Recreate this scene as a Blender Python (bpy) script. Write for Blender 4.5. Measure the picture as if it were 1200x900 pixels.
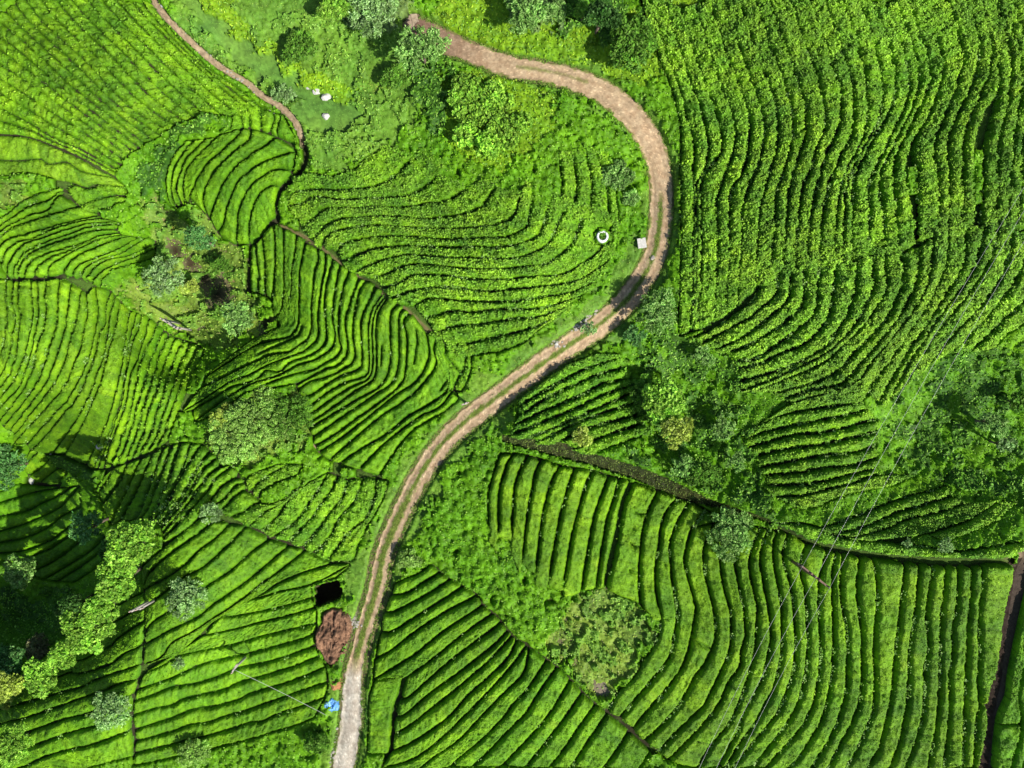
import bpy, math, time
import numpy as np
from mathutils import Vector
T0 = time.time()
for o in list(bpy.data.objects): bpy.data.objects.remove(o)
scene = bpy.context.scene
COL = scene.collection

# ------------------------------------------------------------------ camera, sky, sun, exposure
CAM_H = 100.0          # metres above the reference level, looking straight down
MPP = 0.1              # metres of ground per photograph pixel (1200 x 900)
cam_d = bpy.data.cameras.new('camera'); cam = bpy.data.objects.new('camera', cam_d); COL.objects.link(cam)
cam.location = (0, 0, CAM_H); cam.rotation_euler = (0, 0, 0)
cam_d.sensor_fit = 'HORIZONTAL'; cam_d.sensor_width = 36.0
cam_d.lens = 36.0 * CAM_H / (1200 * MPP)
cam_d.clip_start = 1.0; cam_d.clip_end = 3000
scene.camera = cam
SUN_EL, SUN_AZ = math.radians(43), math.radians(128)      # azimuth clockwise from +Y
world = bpy.data.worlds.new('World'); scene.world = world; world.use_nodes = True
wn = world.node_tree
sky = wn.nodes.new('ShaderNodeTexSky'); sky.sky_type = 'NISHITA'; sky.sun_disc = False
sky.sun_elevation = SUN_EL; sky.sun_rotation = SUN_AZ
bg = wn.nodes['Background']; bg.inputs['Strength'].default_value = 0.09
wn.links.new(sky.outputs[0], bg.inputs['Color'])
sd = bpy.data.lights.new('sun', 'SUN'); sd.energy = 5.0; sd.angle = math.radians(0.5); sd.color = (1.0, 0.95, 0.86)
sun = bpy.data.objects.new('sun', sd); COL.objects.link(sun)
sdir = Vector((math.sin(SUN_AZ)*math.cos(SUN_EL), math.cos(SUN_AZ)*math.cos(SUN_EL), math.sin(SUN_EL)))
sun.rotation_euler = sdir.to_track_quat('Z', 'Y').to_euler(); sun.location = (60, -60, 80)
scene.view_settings.view_transform = 'Standard'; scene.view_settings.look = 'None'
scene.view_settings.exposure = 0.55; scene.view_settings.gamma = 1.0

# ------------------------------------------------------------------ noise and raster helpers
rng = np.random.default_rng(7)
TAB = rng.random((8, 257, 257)).astype(np.float32); TAB[:, 256, :] = TAB[:, 0, :]; TAB[:, :, 256] = TAB[:, :, 0]
def vn(x, y, k=0):
    x = np.asarray(x, float) + k*17.3; y = np.asarray(y, float) + k*31.7
    xi = np.floor(x).astype(int); yi = np.floor(y).astype(int)
    fx = x - xi; fy = y - yi; fx = fx*fx*(3-2*fx); fy = fy*fy*(3-2*fy)
    xi &= 255; yi &= 255; t = TAB[k % 8]
    return ((t[yi, xi]*(1-fx) + t[yi, xi+1]*fx)*(1-fy) + (t[yi+1, xi]*(1-fx) + t[yi+1, xi+1]*fx)*fy)*2 - 1
def fbm(x, y, k=0, o=3):
    r = 0; a = 1.0; s = 0
    for i in range(o): r = r + a*vn(x*2**i, y*2**i, k+i); s += a; a *= .5
    return r/s
def sst(a, b, x):
    t = np.clip((x-a)/(b-a), 0, 1); return t*t*(3-2*t)

MX = 120                                         # margin of the rasters round the photograph, in pixels
RW, RH = 1200+2*MX, 900+2*MX
def poly_mask(pts, grow=0):
    p = np.array(pts, float); m = np.zeros((RH, RW), bool)
    x0 = max(0, int(p[:, 0].min())+MX-1); x1 = min(RW, int(p[:, 0].max())+MX+2)
    y0 = max(0, int(p[:, 1].min())+MX-1); y1 = min(RH, int(p[:, 1].max())+MX+2)
    if x1 <= x0 or y1 <= y0: return m
    X, Y = np.meshgrid(np.arange(x0, x1)-MX+.5, np.arange(y0, y1)-MX+.5)
    ins = np.zeros(X.shape, bool); n = len(p)
    for i in range(n):
        xa, ya = p[i]; xb, yb = p[(i+1) % n]
        if ya == yb: continue
        c = ((ya > Y) != (yb > Y)) & (X < (xb-xa)*(Y-ya)/(yb-ya)+xa)
        ins ^= c
    m[y0:y1, x0:x1] = ins
    return m
def stroke_dist(D, pts, R):
    """lower D (a raster of distances) near a polyline, out to R pixels"""
    p = np.array(pts, float)
    for (xa, ya), (xb, yb) in zip(p[:-1, :2], p[1:, :2]):
        x0 = max(0, int(min(xa, xb)-R)+MX); x1 = min(RW, int(max(xa, xb)+R)+MX+2)
        y0 = max(0, int(min(ya, yb)-R)+MX); y1 = min(RH, int(max(ya, yb)+R)+MX+2)
        if x1 <= x0 or y1 <= y0: continue
        X, Y = np.meshgrid(np.arange(x0, x1)-MX+.5, np.arange(y0, y1)-MX+.5)
        dx, dy = xb-xa, yb-ya; L = dx*dx+dy*dy+1e-9
        t = np.clip(((X-xa)*dx+(Y-ya)*dy)/L, 0, 1)
        d = np.hypot(X-xa-t*dx, Y-ya-t*dy)
        D[y0:y1, x0:x1] = np.minimum(D[y0:y1, x0:x1], d)
def blur(a, r):
    k = np.exp(-0.5*(np.arange(-2*r, 2*r+1)/r)**2); k /= k.sum()
    a = np.apply_along_axis(lambda v: np.convolve(np.pad(v, 2*r, mode='edge'), k, 'valid'), 0, a)
    return np.apply_along_axis(lambda v: np.convolve(np.pad(v, 2*r, mode='edge'), k, 'valid'), 1, a)
def samp(R, u, v):
    """bilinear sample of a raster at photograph pixels"""
    x = np.clip(np.asarray(u, float)+MX-.5, 0, RW-1.001); y = np.clip(np.asarray(v, float)+MX-.5, 0, RH-1.001)
    xi = x.astype(int); yi = y.astype(int); fx = x-xi; fy = y-yi
    return (R[yi, xi]*(1-fx)+R[yi, xi+1]*fx)*(1-fy)+(R[yi+1, xi]*(1-fx)+R[yi+1, xi+1]*fx)*fy
def near(R, u, v):
    x = np.clip(np.asarray(u)+MX, 0, RW-1).astype(int); y = np.clip(np.asarray(v)+MX, 0, RH-1).astype(int)
    return R[y, x]

# ------------------------------------------------------------------ shape of the land
CP = np.array([(-120,-120,8),(0,0,6),(150,100,5.5),(300,100,4),(90,190,4),(0,300,2.5),(50,350,3),(130,300,2),(200,450,0),(215,520,-.6),(170,195,1),
 (210,290,-1.6),(245,335,-2.4),(300,385,-1),(265,200,2.6),(330,220,2.2),(450,420,1.2),(360,480,.6),(400,230,2.6),(500,280,2),(650,200,4.2),(700,330,1.6),
 (776,200,3),(740,300,2.2),(700,383,1.5),(548,490,.8),(440,690,.2),(400,900,-.6),(280,720,.2),(200,850,-1.6),(0,880,-4),(182,650,.8),(165,690,.4),(118,762,-.8),(60,805,-2.4),(0,830,-3),
 (60,550,-15.5),(100,600,-12),(60,640,-17),(100,690,-15),(40,735,-17),(0,670,-19),(0,600,-18),(20,545,-14),(30,505,-7.5),(0,470,-1),(110,530,-5.2),(70,500,-3.2),(150,528,-3.2),(128,645,-9),(158,655,-2.5),(190,590,-.4),(160,580,-4.5),(-60,600,-18),(-60,680,-19),(175,615,.6),
 (350,620,.4),(550,800,.6),(740,880,1),(650,600,1),(560,560,.9),(900,750,2),(1100,800,4),(1190,700,5.5),(1190,850,5.5),
 (680,480,.6),(620,470,1.2),(790,480,-1.2),(850,560,-.6),(870,450,.8),(980,540,2),(950,440,2.6),(1090,640,4.2),(1180,640,5.5),(1130,500,1.6),(1190,560,3),(1000,400,4.5),(1180,320,6),(1190,420,4),
 (1000,250,6.4),(850,250,4.6),(820,350,3),(1000,130,8),(1100,130,7),(950,40,9.5),(1190,60,10),(1190,180,7.5),(850,80,7),(600,20,5),(450,80,3.8),(700,20,5.5),(1320,-120,12),(1320,1020,7),(-120,1020,-6),(600,1020,0),(-120,400,3)], float)
rel = CP[:, 2] > -6; CP[rel, 2] *= 1.35
CP = np.vstack([CP, [(205,438,-3.6),(165,500,-2.6),(270,438,.8),(230,470,-1.6),(150,420,.4),(330,430,2.2),(175,290,-1.2),(140,270,2.6),(480,360,3.0),(520,430,1.6),(600,300,5.2),(330,560,1.6),(250,600,1.4),
 (740,470,-1.2),(830,450,-1.0),(1060,500,1.2),(1000,480,3.6),(920,480,1.6),(1060,150,8.5),(1150,130,11.5),(900,180,7.0),(1120,380,7.5),(1060,330,8.5),(640,700,1.4),(800,800,2.0)]])
def tps():
    P = CP[:, :2]/100; n = len(P)
    d2 = ((P[:, None]-P[None])**2).sum(-1); K = np.where(d2 > 0, .5*d2*np.log(d2+1e-12), 0)+np.eye(n)*.0015
    A = np.zeros((n+3, n+3)); A[:n, :n] = K; A[:n, n] = 1; A[:n, n+1:] = P; A[n, :n] = 1; A[n+1:, :n] = P.T
    return P, np.linalg.solve(A, np.r_[CP[:, 2], 0, 0, 0])
P_, W_ = tps()
gx = np.linspace(-MX, 1200+MX, 145); gy = np.linspace(-MX, 900+MX, 115)
GX, GY = np.meshgrid(gx/100, gy/100)
Z = W_[-3]+W_[-2]*GX+W_[-1]*GY
for (px, py), w in zip(P_, W_[:-3]):
    d2 = (GX-px)**2+(GY-py)**2; Z += w*.5*d2*np.log(d2+1e-12)
X1 = np.arange(RW)-MX+.5; Y1 = np.arange(RH)-MX+.5
TR = np.array([np.interp(X1, gx, r) for r in Z]); TR = np.array([np.interp(Y1, gy, c) for c in TR.T]).T
UU, VV = np.meshgrid(X1, Y1)

# road: centre line and half width, in pixels
ROAD = [(486,28,11),(505,38,14),(530,51,14.5),(560,63,14),(600,77,14),(640,83,13.5),(675,92,14),(707,106,15.5),(733,125,17),(752,147,17),(765,170,16.5),(773,195,16),(776,225,15),(774,262,15),(767,300,15),(747,337,15.5),(725,362,15.5),(700,383,15),(672,402,15),(640,424,15),(604,450,15),(575,472,15),(548,492,15),(515,525,14.5),(491,560,14),(470,600,14),(449,650,12.5),(441,690,12),(430,725,12),(420,762,11.5),(413,800,12.5),(410,850,14.5),(401,905,15.5),(395,960,16)]
def cr(pts, step=2.0):
    """Catmull-Rom through points, resampled every `step` pixels"""
    p = np.array(pts, float); q = np.vstack([2*p[0]-p[1], p, 2*p[-1]-p[-2]]); out = []
    for i in range(1, len(q)-2):
        n = max(2, int(np.hypot(*(q[i+1]-q[i])[:2])/1.0)); t = np.linspace(0, 1, n, endpoint=False)[:, None]
        a, b, c, d = q[i-1], q[i], q[i+1], q[i+2]
        out.append(.5*((2*b)+(-a+c)*t+(2*a-5*b+4*c-d)*t*t+(-a+3*b-3*c+d)*t**3))
    out.append(p[-1:]); o = np.vstack(out)
    s = np.r_[0, np.cumsum(np.hypot(*np.diff(o[:, :2], axis=0).T))]
    k = max(2, int(round(s[-1]/step))+1); ss = np.linspace(0, s[-1], k)
    return np.stack([np.interp(ss, s, o[:, j]) for j in range(o.shape[1])], 1)
road = cr(ROAD, 2.0)
RD = np.full((RH, RW), 99.0); stroke_dist(RD, road[:, :2], 60)
# flatten the land across the road
sm = blur(TR, 9); wR = 1-sst(14, 34, RD); TR = TR*(1-wR)+sm*wR

BANK_T = [(540,503),(590,509),(615,512),(640,516),(663,519),(690,530),(713,536),(733,542),(760,551),(800,569),(830,584),(860,594),(895,606),(925,621),(946,632),(971,639),(1000,644),(1025,648),(1050,651),(1105,655),(1177,655),(1200,650)]
BANK_B = [(540,507),(560,513),(588,517),(623,527),(660,537),(693,545),(720,554),(745,562),(780,577),(812,590),(840,595),(870,602),(900,612),(925,624),(946,635),(971,642),(1000,647),(1025,651),(1050,654),(1105,658),(1177,658),(1200,654)]
bm = poly_mask(BANK_T+[(1200,380),(700,380),(620,470)]).astype(float)      # land above the bank
bs = poly_mask(BANK_T+BANK_B[::-1])
DT = np.full((RH, RW), 60.0); stroke_dist(DT, BANK_T, 60); DB = np.full((RH, RW), 60.0); stroke_dist(DB, BANK_B, 60)
fade = sst(575, 620, UU)*(1-.62*sst(890, 1000, UU))
step_ = np.where(bm > 0, 1.0, np.where(bs, DB/(DB+DT+1e-6), 0))*fade*1.9
step_ = np.where((bm > 0), step_*(1-sst(5, 55, DT)), step_)
TR = TR+step_
# steep dark bank on the outer side of the curved plot
OUTB = [(262,132),(250,148),(232,160),(215,175),(203,195),(196,215),(196,240)]
DO = np.full((RH, RW), 60.0); stroke_dist(DO, OUTB, 60)
# the pit, cut into the ground
PIT = [(369,687),(379,684),(396,680),(401,690),(399,700),(386,706),(372,710),(370,700)]
pitm = near(poly_mask(PIT), UU+2.4*fbm(UU/5, VV/5, 3, 3), VV+2.4*fbm(UU/5, VV/5, 5, 3)); TR = TR-2.6*pitm
# lower the gully a little and the ditch beside the curved plot
DITCH = [(353,164),(358,182),(352,200),(340,212),(328,224),(322,240),(325,257),(316,262),(306,275),(294,289),(291,340)]
FOOT1 = [(176,-12),(181,2),(200,26),(225,50),(245,68),(265,82),(290,97),(305,110),(325,122),(340,135),(350,152),(354,168)]
FOOT2 = [(325,262),(345,272),(368,284),(385,298),(405,313),(430,333),(452,347),(475,362),(495,381),(512,396),(528,406)]
PATHR = [(1196,652),(1188,668),(1184,690),(1180,715),(1176,745),(1173,780),(1168,810),(1163,835),(1160,860),(1155,905),(1152,960)]
DD = np.full((RH, RW), 60.0); stroke_dist(DD, cr(DITCH)[:, :2], 8); TR = TR-.55*(1-sst(1.5, 6, DD))
def tz(u, v): return samp(TR, u, v)
def XY(u, v, h=None):
    """photograph pixel seen at height h above the land -> world x, y (h: height of the thing that is seen there)"""
    z = tz(u, v)+(0.5 if h is None else h); k = MPP*(1-z/CAM_H)
    return (np.asarray(u)-600)*k, (450-np.asarray(v))*k
def W3(u, v, h=0.0):
    """world point of a ground pixel raised by h metres"""
    x, y = XY(u, v); return np.stack([x, y, tz(u, v)+h], -1)
def at(u, v, h=0.0):
    """world foot point of a thing whose part at height h is seen at pixel (u, v)"""
    x = y = None; uu, vv = float(u), float(v)
    for _ in range(6):                       # walk the foot inwards until it lies under that part
        z0 = float(tz(uu, vv)); k = MPP*(1-(z0+h)/CAM_H); x, y = (u-600)*k, (450-v)*k
        kk = MPP*(1-(z0+.5)/CAM_H); uu, vv = x/kk+600, 450-y/kk
    return Vector((x, y, float(tz(uu, vv))))

# ------------------------------------------------------------------ materials
MATS = {}
def mat(name, base, var=.25, scale=4.0, rough=.7, spec=.25, bump=.0, bscale=12.0, tint=True, trans=0.0, big=.0, alt=None, altscale=.25, metal=0.0):
    m = bpy.data.materials.new(name); m.use_nodes = True; nt = m.node_tree; N = nt.nodes; Lk = nt.links
    p = N['Principled BSDF']; p.inputs['Roughness'].default_value = rough; p.inputs['Specular IOR Level'].default_value = spec
    p.inputs['Metallic'].default_value = metal
    g = N.new('ShaderNodeNewGeometry')
    rgb = N.new('ShaderNodeRGB'); rgb.outputs[0].default_value = (*base, 1); cur = rgb.outputs[0]
    if alt is not None:
        n2 = N.new('ShaderNodeTexNoise'); n2.inputs['Scale'].default_value = altscale; n2.inputs['Detail'].default_value = 5
        Lk.new(g.outputs['Position'], n2.inputs['Vector'])
        r2 = N.new('ShaderNodeMapRange'); r2.inputs['From Min'].default_value = .38; r2.inputs['From Max'].default_value = .62
        Lk.new(n2.outputs['Fac'], r2.inputs['Value'])
        mx = N.new('ShaderNodeMix'); mx.data_type = 'RGBA'; mx.inputs['B'].default_value = (*alt, 1)
        Lk.new(r2.outputs[0], mx.inputs['Factor']); Lk.new(cur, mx.inputs['A']); cur = mx.outputs['Result']
    n = N.new('ShaderNodeTexNoise'); n.inputs['Scale'].default_value = scale; n.inputs['Detail'].default_value = 6; n.inputs['Roughness'].default_value = .7
    Lk.new(g.outputs['Position'], n.inputs['Vector'])
    r = N.new('ShaderNodeMapRange'); r.inputs['From Min'].default_value = .3; r.inputs['From Max'].default_value = .7
    r.inputs['To Min'].default_value = 1-var; r.inputs['To Max'].default_value = 1+var
    Lk.new(n.outputs['Fac'], r.inputs['Value'])
    vm = N.new('ShaderNodeVectorMath'); vm.operation = 'SCALE'; Lk.new(cur, vm.inputs[0]); Lk.new(r.outputs[0], vm.inputs['Scale']); cur = vm.outputs[0]
    if tint:
        a = N.new('ShaderNodeAttribute'); a.attribute_name = 'tint'
        v2 = N.new('ShaderNodeVectorMath'); v2.operation = 'MULTIPLY'; Lk.new(cur, v2.inputs[0]); Lk.new(a.outputs['Color'], v2.inputs[1]); cur = v2.outputs[0]
    Lk.new(cur, p.inputs['Base Color'])
    if bump > 0:
        nb = N.new('ShaderNodeTexNoise'); nb.inputs['Scale'].default_value = bscale; nb.inputs['Detail'].default_value = 4
        Lk.new(g.outputs['Position'], nb.inputs['Vector'])
        b = N.new('ShaderNodeBump'); b.inputs['Strength'].default_value = 1.0; b.inputs['Distance'].default_value = bump
        Lk.new(nb.outputs['Fac'], b.inputs['Height']); Lk.new(b.outputs[0], p.inputs['Normal'])
    if trans > 0:
        tr = N.new('ShaderNodeBsdfTranslucent'); Lk.new(cur, tr.inputs['Color'])
        ms = N.new('ShaderNodeMixShader'); ms.inputs[0].default_value = trans
        Lk.new(p.outputs[0], ms.inputs[1]); Lk.new(tr.outputs[0], ms.inputs[2]); Lk.new(ms.outputs[0], N['Material Output'].inputs['Surface'])
    MATS[name] = m; return m
TEA = (.122, .288, .0048)
mat('tea_leaves', TEA, .42, 7.0, .6, .2, .10, 8.0, alt=(.074, .205, .0035), altscale=.33)
mat('leaf', (1.0, 1.16, .85), .12, 2.0, .6, .2, trans=.28)
mat('ground', (1, 1, 1), .35, 2.5, .95, .08, .06, 6.0)
mat('road', (1, 1, 1), .22, 3.0, .95, .08, .05, 9.0, alt=(.78, .74, .72), altscale=1.2)
mat('bark', (.13, .10, .075), .3, 6, .9, .1, .02, 20, tint=False)
mat('old_wood', (.36, .33, .29), .2, 8, .85, .15, .01, 30, tint=False)
mat('rust_steel', (.15, .09, .065), .25, 8, .7, .3, 0, 20, tint=False)
mat('wire', (.36, .37, .36), .1, 8, .45, .5, tint=False, metal=.3)
mat('white_stone', (.47, .46, .42), .2, 5, .8, .2, .05, 9, tint=False)
mat('grey_stone', (.3, .28, .24), .3, 5, .9, .15, .05, 9, tint=False)
mat('blue_plastic', (.03, .17, .55), .5, 6, .35, .5, .05, 6, tint=False, alt=(.18, .42, .7), altscale=2.2)
mat('white_plastic', (.65, .66, .66), .15, 6, .4, .4, .04, 6, tint=False)
mat('porcelain', (.42, .30, .24), .1, 6, .3, .5, tint=False)
mat('red_soil', (.105, .058, .036), .6, 3.6, .95, .05, .12, 5, tint=False, alt=(.22, .125, .075), altscale=1.6)
mat('orange_soil', (.30, .15, .07), .3, 3, .95, .05, .08, 6, tint=False)
mat('concrete', (.5, .5, .47), .15, 5, .85, .2, .02, 20, tint=False)

# ------------------------------------------------------------------ mesh helpers
def build_mesh(name, V, F, tint=None, smooth=True):
    """V (n,3); F: list of int arrays (m,4) or (m,3)"""
    me = bpy.data.meshes.new(name); V = np.asarray(V, np.float32)
    F = [f for f in F if len(f)]
    me.vertices.add(len(V)); me.vertices.foreach_set('co', V.ravel())
    nl = sum(f.size for f in F); npoly = sum(len(f) for f in F)
    me.loops.add(nl); me.polygons.add(npoly)
    me.loops.foreach_set('vertex_index', np.concatenate([f.ravel() for f in F]).astype(np.int32))
    tot = np.concatenate([np.full(len(f), f.shape[1], np.int32) for f in F])
    me.polygons.foreach_set('loop_start', (np.cumsum(tot)-tot).astype(np.int32))
    me.polygons.foreach_set('use_smooth', np.full(npoly, smooth, bool))
    if tint is not None:
        a = me.attributes.new('tint', 'FLOAT_COLOR', 'POINT'); c = np.ones((len(V), 4), np.float32); c[:, :3] = tint
        a.data.foreach_set('color', c.ravel())
    me.update(calc_edges=True); return me
def link(name, me, material, parent=None, loc=None):
    o = bpy.data.objects.new(name, me); COL.objects.link(o)
    if me is not None and material is not None and not me.materials: me.materials.append(MATS[material])
    if parent is not None: o.parent = parent
    if loc is not None: o.location = loc
    return o
def tag(o, label=None, cat=None, group=None, kind=None):
    if label: o['label'] = label
    if cat: o['category'] = cat
    if group: o['group'] = group
    if kind: o['kind'] = kind
    return o
def empty(name, loc, label, cat, group=None):
    o = bpy.data.objects.new(name, None); COL.objects.link(o); o.location = loc; o.empty_display_size = .3
    return tag(o, label, cat, group)
def leaves(P, size, tint, up=.75, asp=.5, r=rng):
    """a rhombic leaf at every point; returns V, F, tint"""
    n = len(P); nr = r.normal(size=(n, 3)); nr /= np.linalg.norm(nr, axis=1)[:, None]+1e-9
    nr = nr*(1-up)*1.4+np.array([0, 0, up]); nr /= np.linalg.norm(nr, axis=1)[:, None]
    a = np.cross(nr, r.normal(size=(n, 3))); a /= np.linalg.norm(a, axis=1)[:, None]+1e-9; b = np.cross(nr, a)
    s = (np.asarray(size)*np.ones(n)*(.7+.6*r.random(n)))[:, None]
    V = np.stack([P-a*s*.5, P-b*s*asp*.5+a*s*.08, P+a*s*.5, P+b*s*asp*.5+a*s*.08], 1).reshape(-1, 3)
    F = np.arange(4*n).reshape(n, 4)
    return V, F, np.repeat(tint, 4, axis=0)
class MB:
    """collects simple solids for one mesh"""
    def __init__(s): s.V = []; s.F = []; s.n = 0
    def add(s, V, F): s.V.append(np.asarray(V, float)); s.F += [tuple(i+s.n for i in f) for f in F]; s.n += len(V)
    def tube(s, pts, rad, seg=7, cap=True):
        pts = [Vector(p) for p in pts]; rad = rad if hasattr(rad, '__len__') else [rad]*len(pts); V = []; F = []
        for i, p in enumerate(pts):
            d = (pts[min(i+1, len(pts)-1)]-pts[max(i-1, 0)]).normalized()
            u = d.cross(Vector((.13, .31, .94)) if abs(d.z) < .9 else Vector((1, .1, 0))).normalized(); w = d.cross(u)
            V += [p+(u*math.cos(2*math.pi*k/seg)+w*math.sin(2*math.pi*k/seg))*rad[i] for k in range(seg)]
        for i in range(len(pts)-1):
            for k in range(seg): F.append((i*seg+k, i*seg+(k+1) % seg, (i+1)*seg+(k+1) % seg, (i+1)*seg+k))
        if cap: F += [tuple(range(seg))[::-1], tuple(range((len(pts)-1)*seg, len(pts)*seg))]
        s.add(V, F); return s
    def box(s, c, size, rz=0, R=None):
        c = Vector(c); V = []
        for z in (-1, 1):
            for x, y in ((-1, -1), (1, -1), (1, 1), (-1, 1)):
                p = Vector((x*size[0]/2, y*size[1]/2, z*size[2]/2))
                if R is not None: p = R @ p
                V.append(c+Vector((p.x*math.cos(rz)-p.y*math.sin(rz), p.x*math.sin(rz)+p.y*math.cos(rz), p.z)))
        s.add(V, [(3, 2, 1, 0), (4, 5, 6, 7), (0, 1, 5, 4), (1, 2, 6, 5), (2, 3, 7, 6), (3, 0, 4, 7)]); return s
    def blob(s, c, r, seed=0, rough=.25, nu=12, nv=8, flat=1.0):
        rr = np.random.default_rng(seed); V = []; F = []; ph = rr.random(6)*6
        for j in range(nv+1):
            th = math.pi*j/nv
            for i in range(nu):
                a = 2*math.pi*i/nu; d = np.array([math.sin(th)*math.cos(a), math.sin(th)*math.sin(a), math.cos(th)])
                k = 1+rough*(math.sin(3*d[0]+ph[0]+2*d[1])*.5+math.sin(4*d[1]+ph[1]-3*d[2])*.35+math.sin(7*d[0]*d[1]+5*d[2]+ph[2])*.3)
                k *= 1+rough*.35*(rr.random()-.5)*(0 < j < nv)
                V.append((c[0]+d[0]*r[0]*k, c[1]+d[1]*r[1]*k, c[2]+d[2]*r[2]*k))
        for j in range(nv):
            for i in range(nu): F.append((j*nu+i, (j+1)*nu+i, (j+1)*nu+(i+1) % nu, j*nu+(i+1) % nu))
        s.add(V, F); return s
    def build(s, name, material, parent=None, smooth=False, loc=None):
        me = bpy.data.meshes.new(name); me.from_pydata(np.vstack([np.array([tuple(v) for v in V]) for V in s.V]).tolist(), [], s.F)
        me.polygons.foreach_set('use_smooth', np.full(len(me.polygons), smooth, bool)); me.update()
        return link(name, me, material, parent, loc)

# ------------------------------------------------------------------ tea rows: the gaps between them, traced plot by plot
# "ox,oy,s: x,y ..." means photograph pixel = (ox,oy)+(x,y)/s;  "*n" = n rows up to the next gap;  "--" starts a new run
PLOTS = []
def plot(desc, side, txt, gap=1.15, H=.75, lump=1.0, leaf=.0, tint=(1, 1, 1), lsize=.24, soft=False, broken=.5, ext=(0, 0), unit=9.0):
    PLOTS.append(dict(soft=soft, broken=broken, ext=ext, unit=unit, desc=desc, side=side, txt=txt, gap=gap, H=H, lump=lump, leaf=leaf, tint=tint, lsize=lsize))

plot('top left plot', 'footpath', '''
174,0 200,35 240,76 285,108 318,138 *2
152,0 180,30 220,68 262,106 300,136 *3
95,-8 118,18 150,50 190,90 236,132 *4
25,-8 42,18 70,45 98,70 125,100 155,128 195,152 *3
-8,20 20,43 50,70 80,98 120,130 168,168 *3
-8,70 30,95 65,120 100,145 148,182 *3
-8,122 30,142 60,160 90,173 136,198 *2
-8,155 30,159 60,169 90,182 134,206''', ext=(0, 2), lump=2.0, leaf=.03, tint=(1.08, 1.0, 1), gap=.9, H=.5, broken=2.6)
plot('pale terrace strip', 'top', '''
-8,157 30,160 60,171 90,184 130,207 *1
-8,186 20,187 43,185 55,191 75,189 92,199 112,204 134,208 *1
-8,206 15,204 35,203 52,206 68,211 82,213 100,219 108,215 130,217 148,219''', H=.4, tint=(1.1, .95, 1.6), gap=.9)
plot('curved plot inside the ditch', 'dark bank', '''
160,120,6: 350,260 290,330 240,400 205,500 200,620 235,720 *1
160,120,6: 400,270 320,370 260,470 240,580 250,690 275,740 *1
160,120,6: 490,250 350,390 300,500 270,590 290,670 310,720 *1
160,120,6: 565,245 430,380 350,470 325,560 325,640 345,715 *1
160,120,6: 740,180 700,240 600,330 500,420 430,520 395,600 365,660 *1
160,120,6: 800,180 790,255 700,330 580,440 510,540 470,630 465,700 490,790 *1
160,120,6: 980,240 900,300 790,370 680,460 610,560 570,650 535,740 520,810 *1
160,120,6: 1120,335 1020,370 900,410 800,470 720,540 670,640 630,740 605,845 550,920 *1
160,120,6: 1095,480 1040,465 960,475 850,540 790,600 740,690 710,780 700,895 698,1000 *1
160,120,6: 1000,590 950,580 880,620 830,700 800,800 790,900 792,990 *1
160,120,6: 970,720 968,760 975,800 930,840 900,900 860,950 805,1005
--
160,120,6: 985,235 1060,270 1125,300 1130,340 *1
160,120,6: 1020,60 1060,140 1110,200 1120,270''', ext=(1.5, 1.5), H=.8, gap=1.25)
plot('cluster above the curved plot', 'left', '''
160,120,6: 570,240 640,200 665,120 640,20 *1
160,120,6: 735,180 735,120 690,10 *1
160,120,6: 780,190 785,120 760,10 *1
160,120,6: 870,190 865,100 850,10 *1
160,120,6: 925,215 955,150 960,60 *1
160,120,6: 985,235 1010,130 1015,60''', H=.6, lump=1.3)
plot('fan-shaped plot under the terrace strip', 'top', '''
0,180,6: 0,450 100,390 160,330 230,290 330,255 420,230 *1
0,180,6: -40,530 0,500 100,430 220,355 340,320 440,250 *1
0,180,6: -40,570 60,500 200,430 330,390 400,300 430,285 *1
0,180,6: -40,620 0,590 80,520 200,470 350,430 460,395 540,370 *1
0,180,6: -40,700 0,640 60,590 120,575 280,530 450,480 690,425 *1
0,180,6: 15,770 40,680 130,610 200,605 330,550 500,495 710,455 *1
0,180,6: 35,850 70,740 150,640 300,585 450,535 600,490 820,475 *1
0,180,6: 80,870 110,770 170,690 300,620 450,570 640,510 850,490 *1
0,180,6: 118,870 140,780 210,700 330,640 480,590 640,540 800,530 *1
0,180,6: 160,860 200,770 290,720 400,680 560,640 680,580 830,550 *1
0,180,6: 225,855 250,810 350,730 450,700 600,630 720,600 850,575 *1
0,180,6: 320,850 350,790 440,735 540,680 650,620 760,590 860,590 *1
0,180,6: 430,840 480,770 560,700 700,640 830,590 930,575 *1
0,180,6: 500,860 530,800 640,750 780,690 940,615 980,600 *1
0,180,6: 560,865 610,790 720,740 860,690 1010,590 1030,580 *1
0,180,6: 600,880 660,800 760,740 900,710 1060,640 1090,620 *1
0,180,6: 645,890 700,830 800,770 950,720 1100,655 *1
0,180,6: 690,930 760,840 870,790 1000,760 1090,720''', ext=(3, 1), H=.8, gap=1.2)
plot('small patch under the terrace strip', 'top', '''
0,180,6: 440,250 520,215 600,240 720,215 850,225 900,270 *1
0,180,6: 540,370 620,340 720,300 820,290 900,300 *1
0,180,6: 560,440 640,420 760,380 880,330''', lump=1.5, leaf=.05, H=.6)
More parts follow.
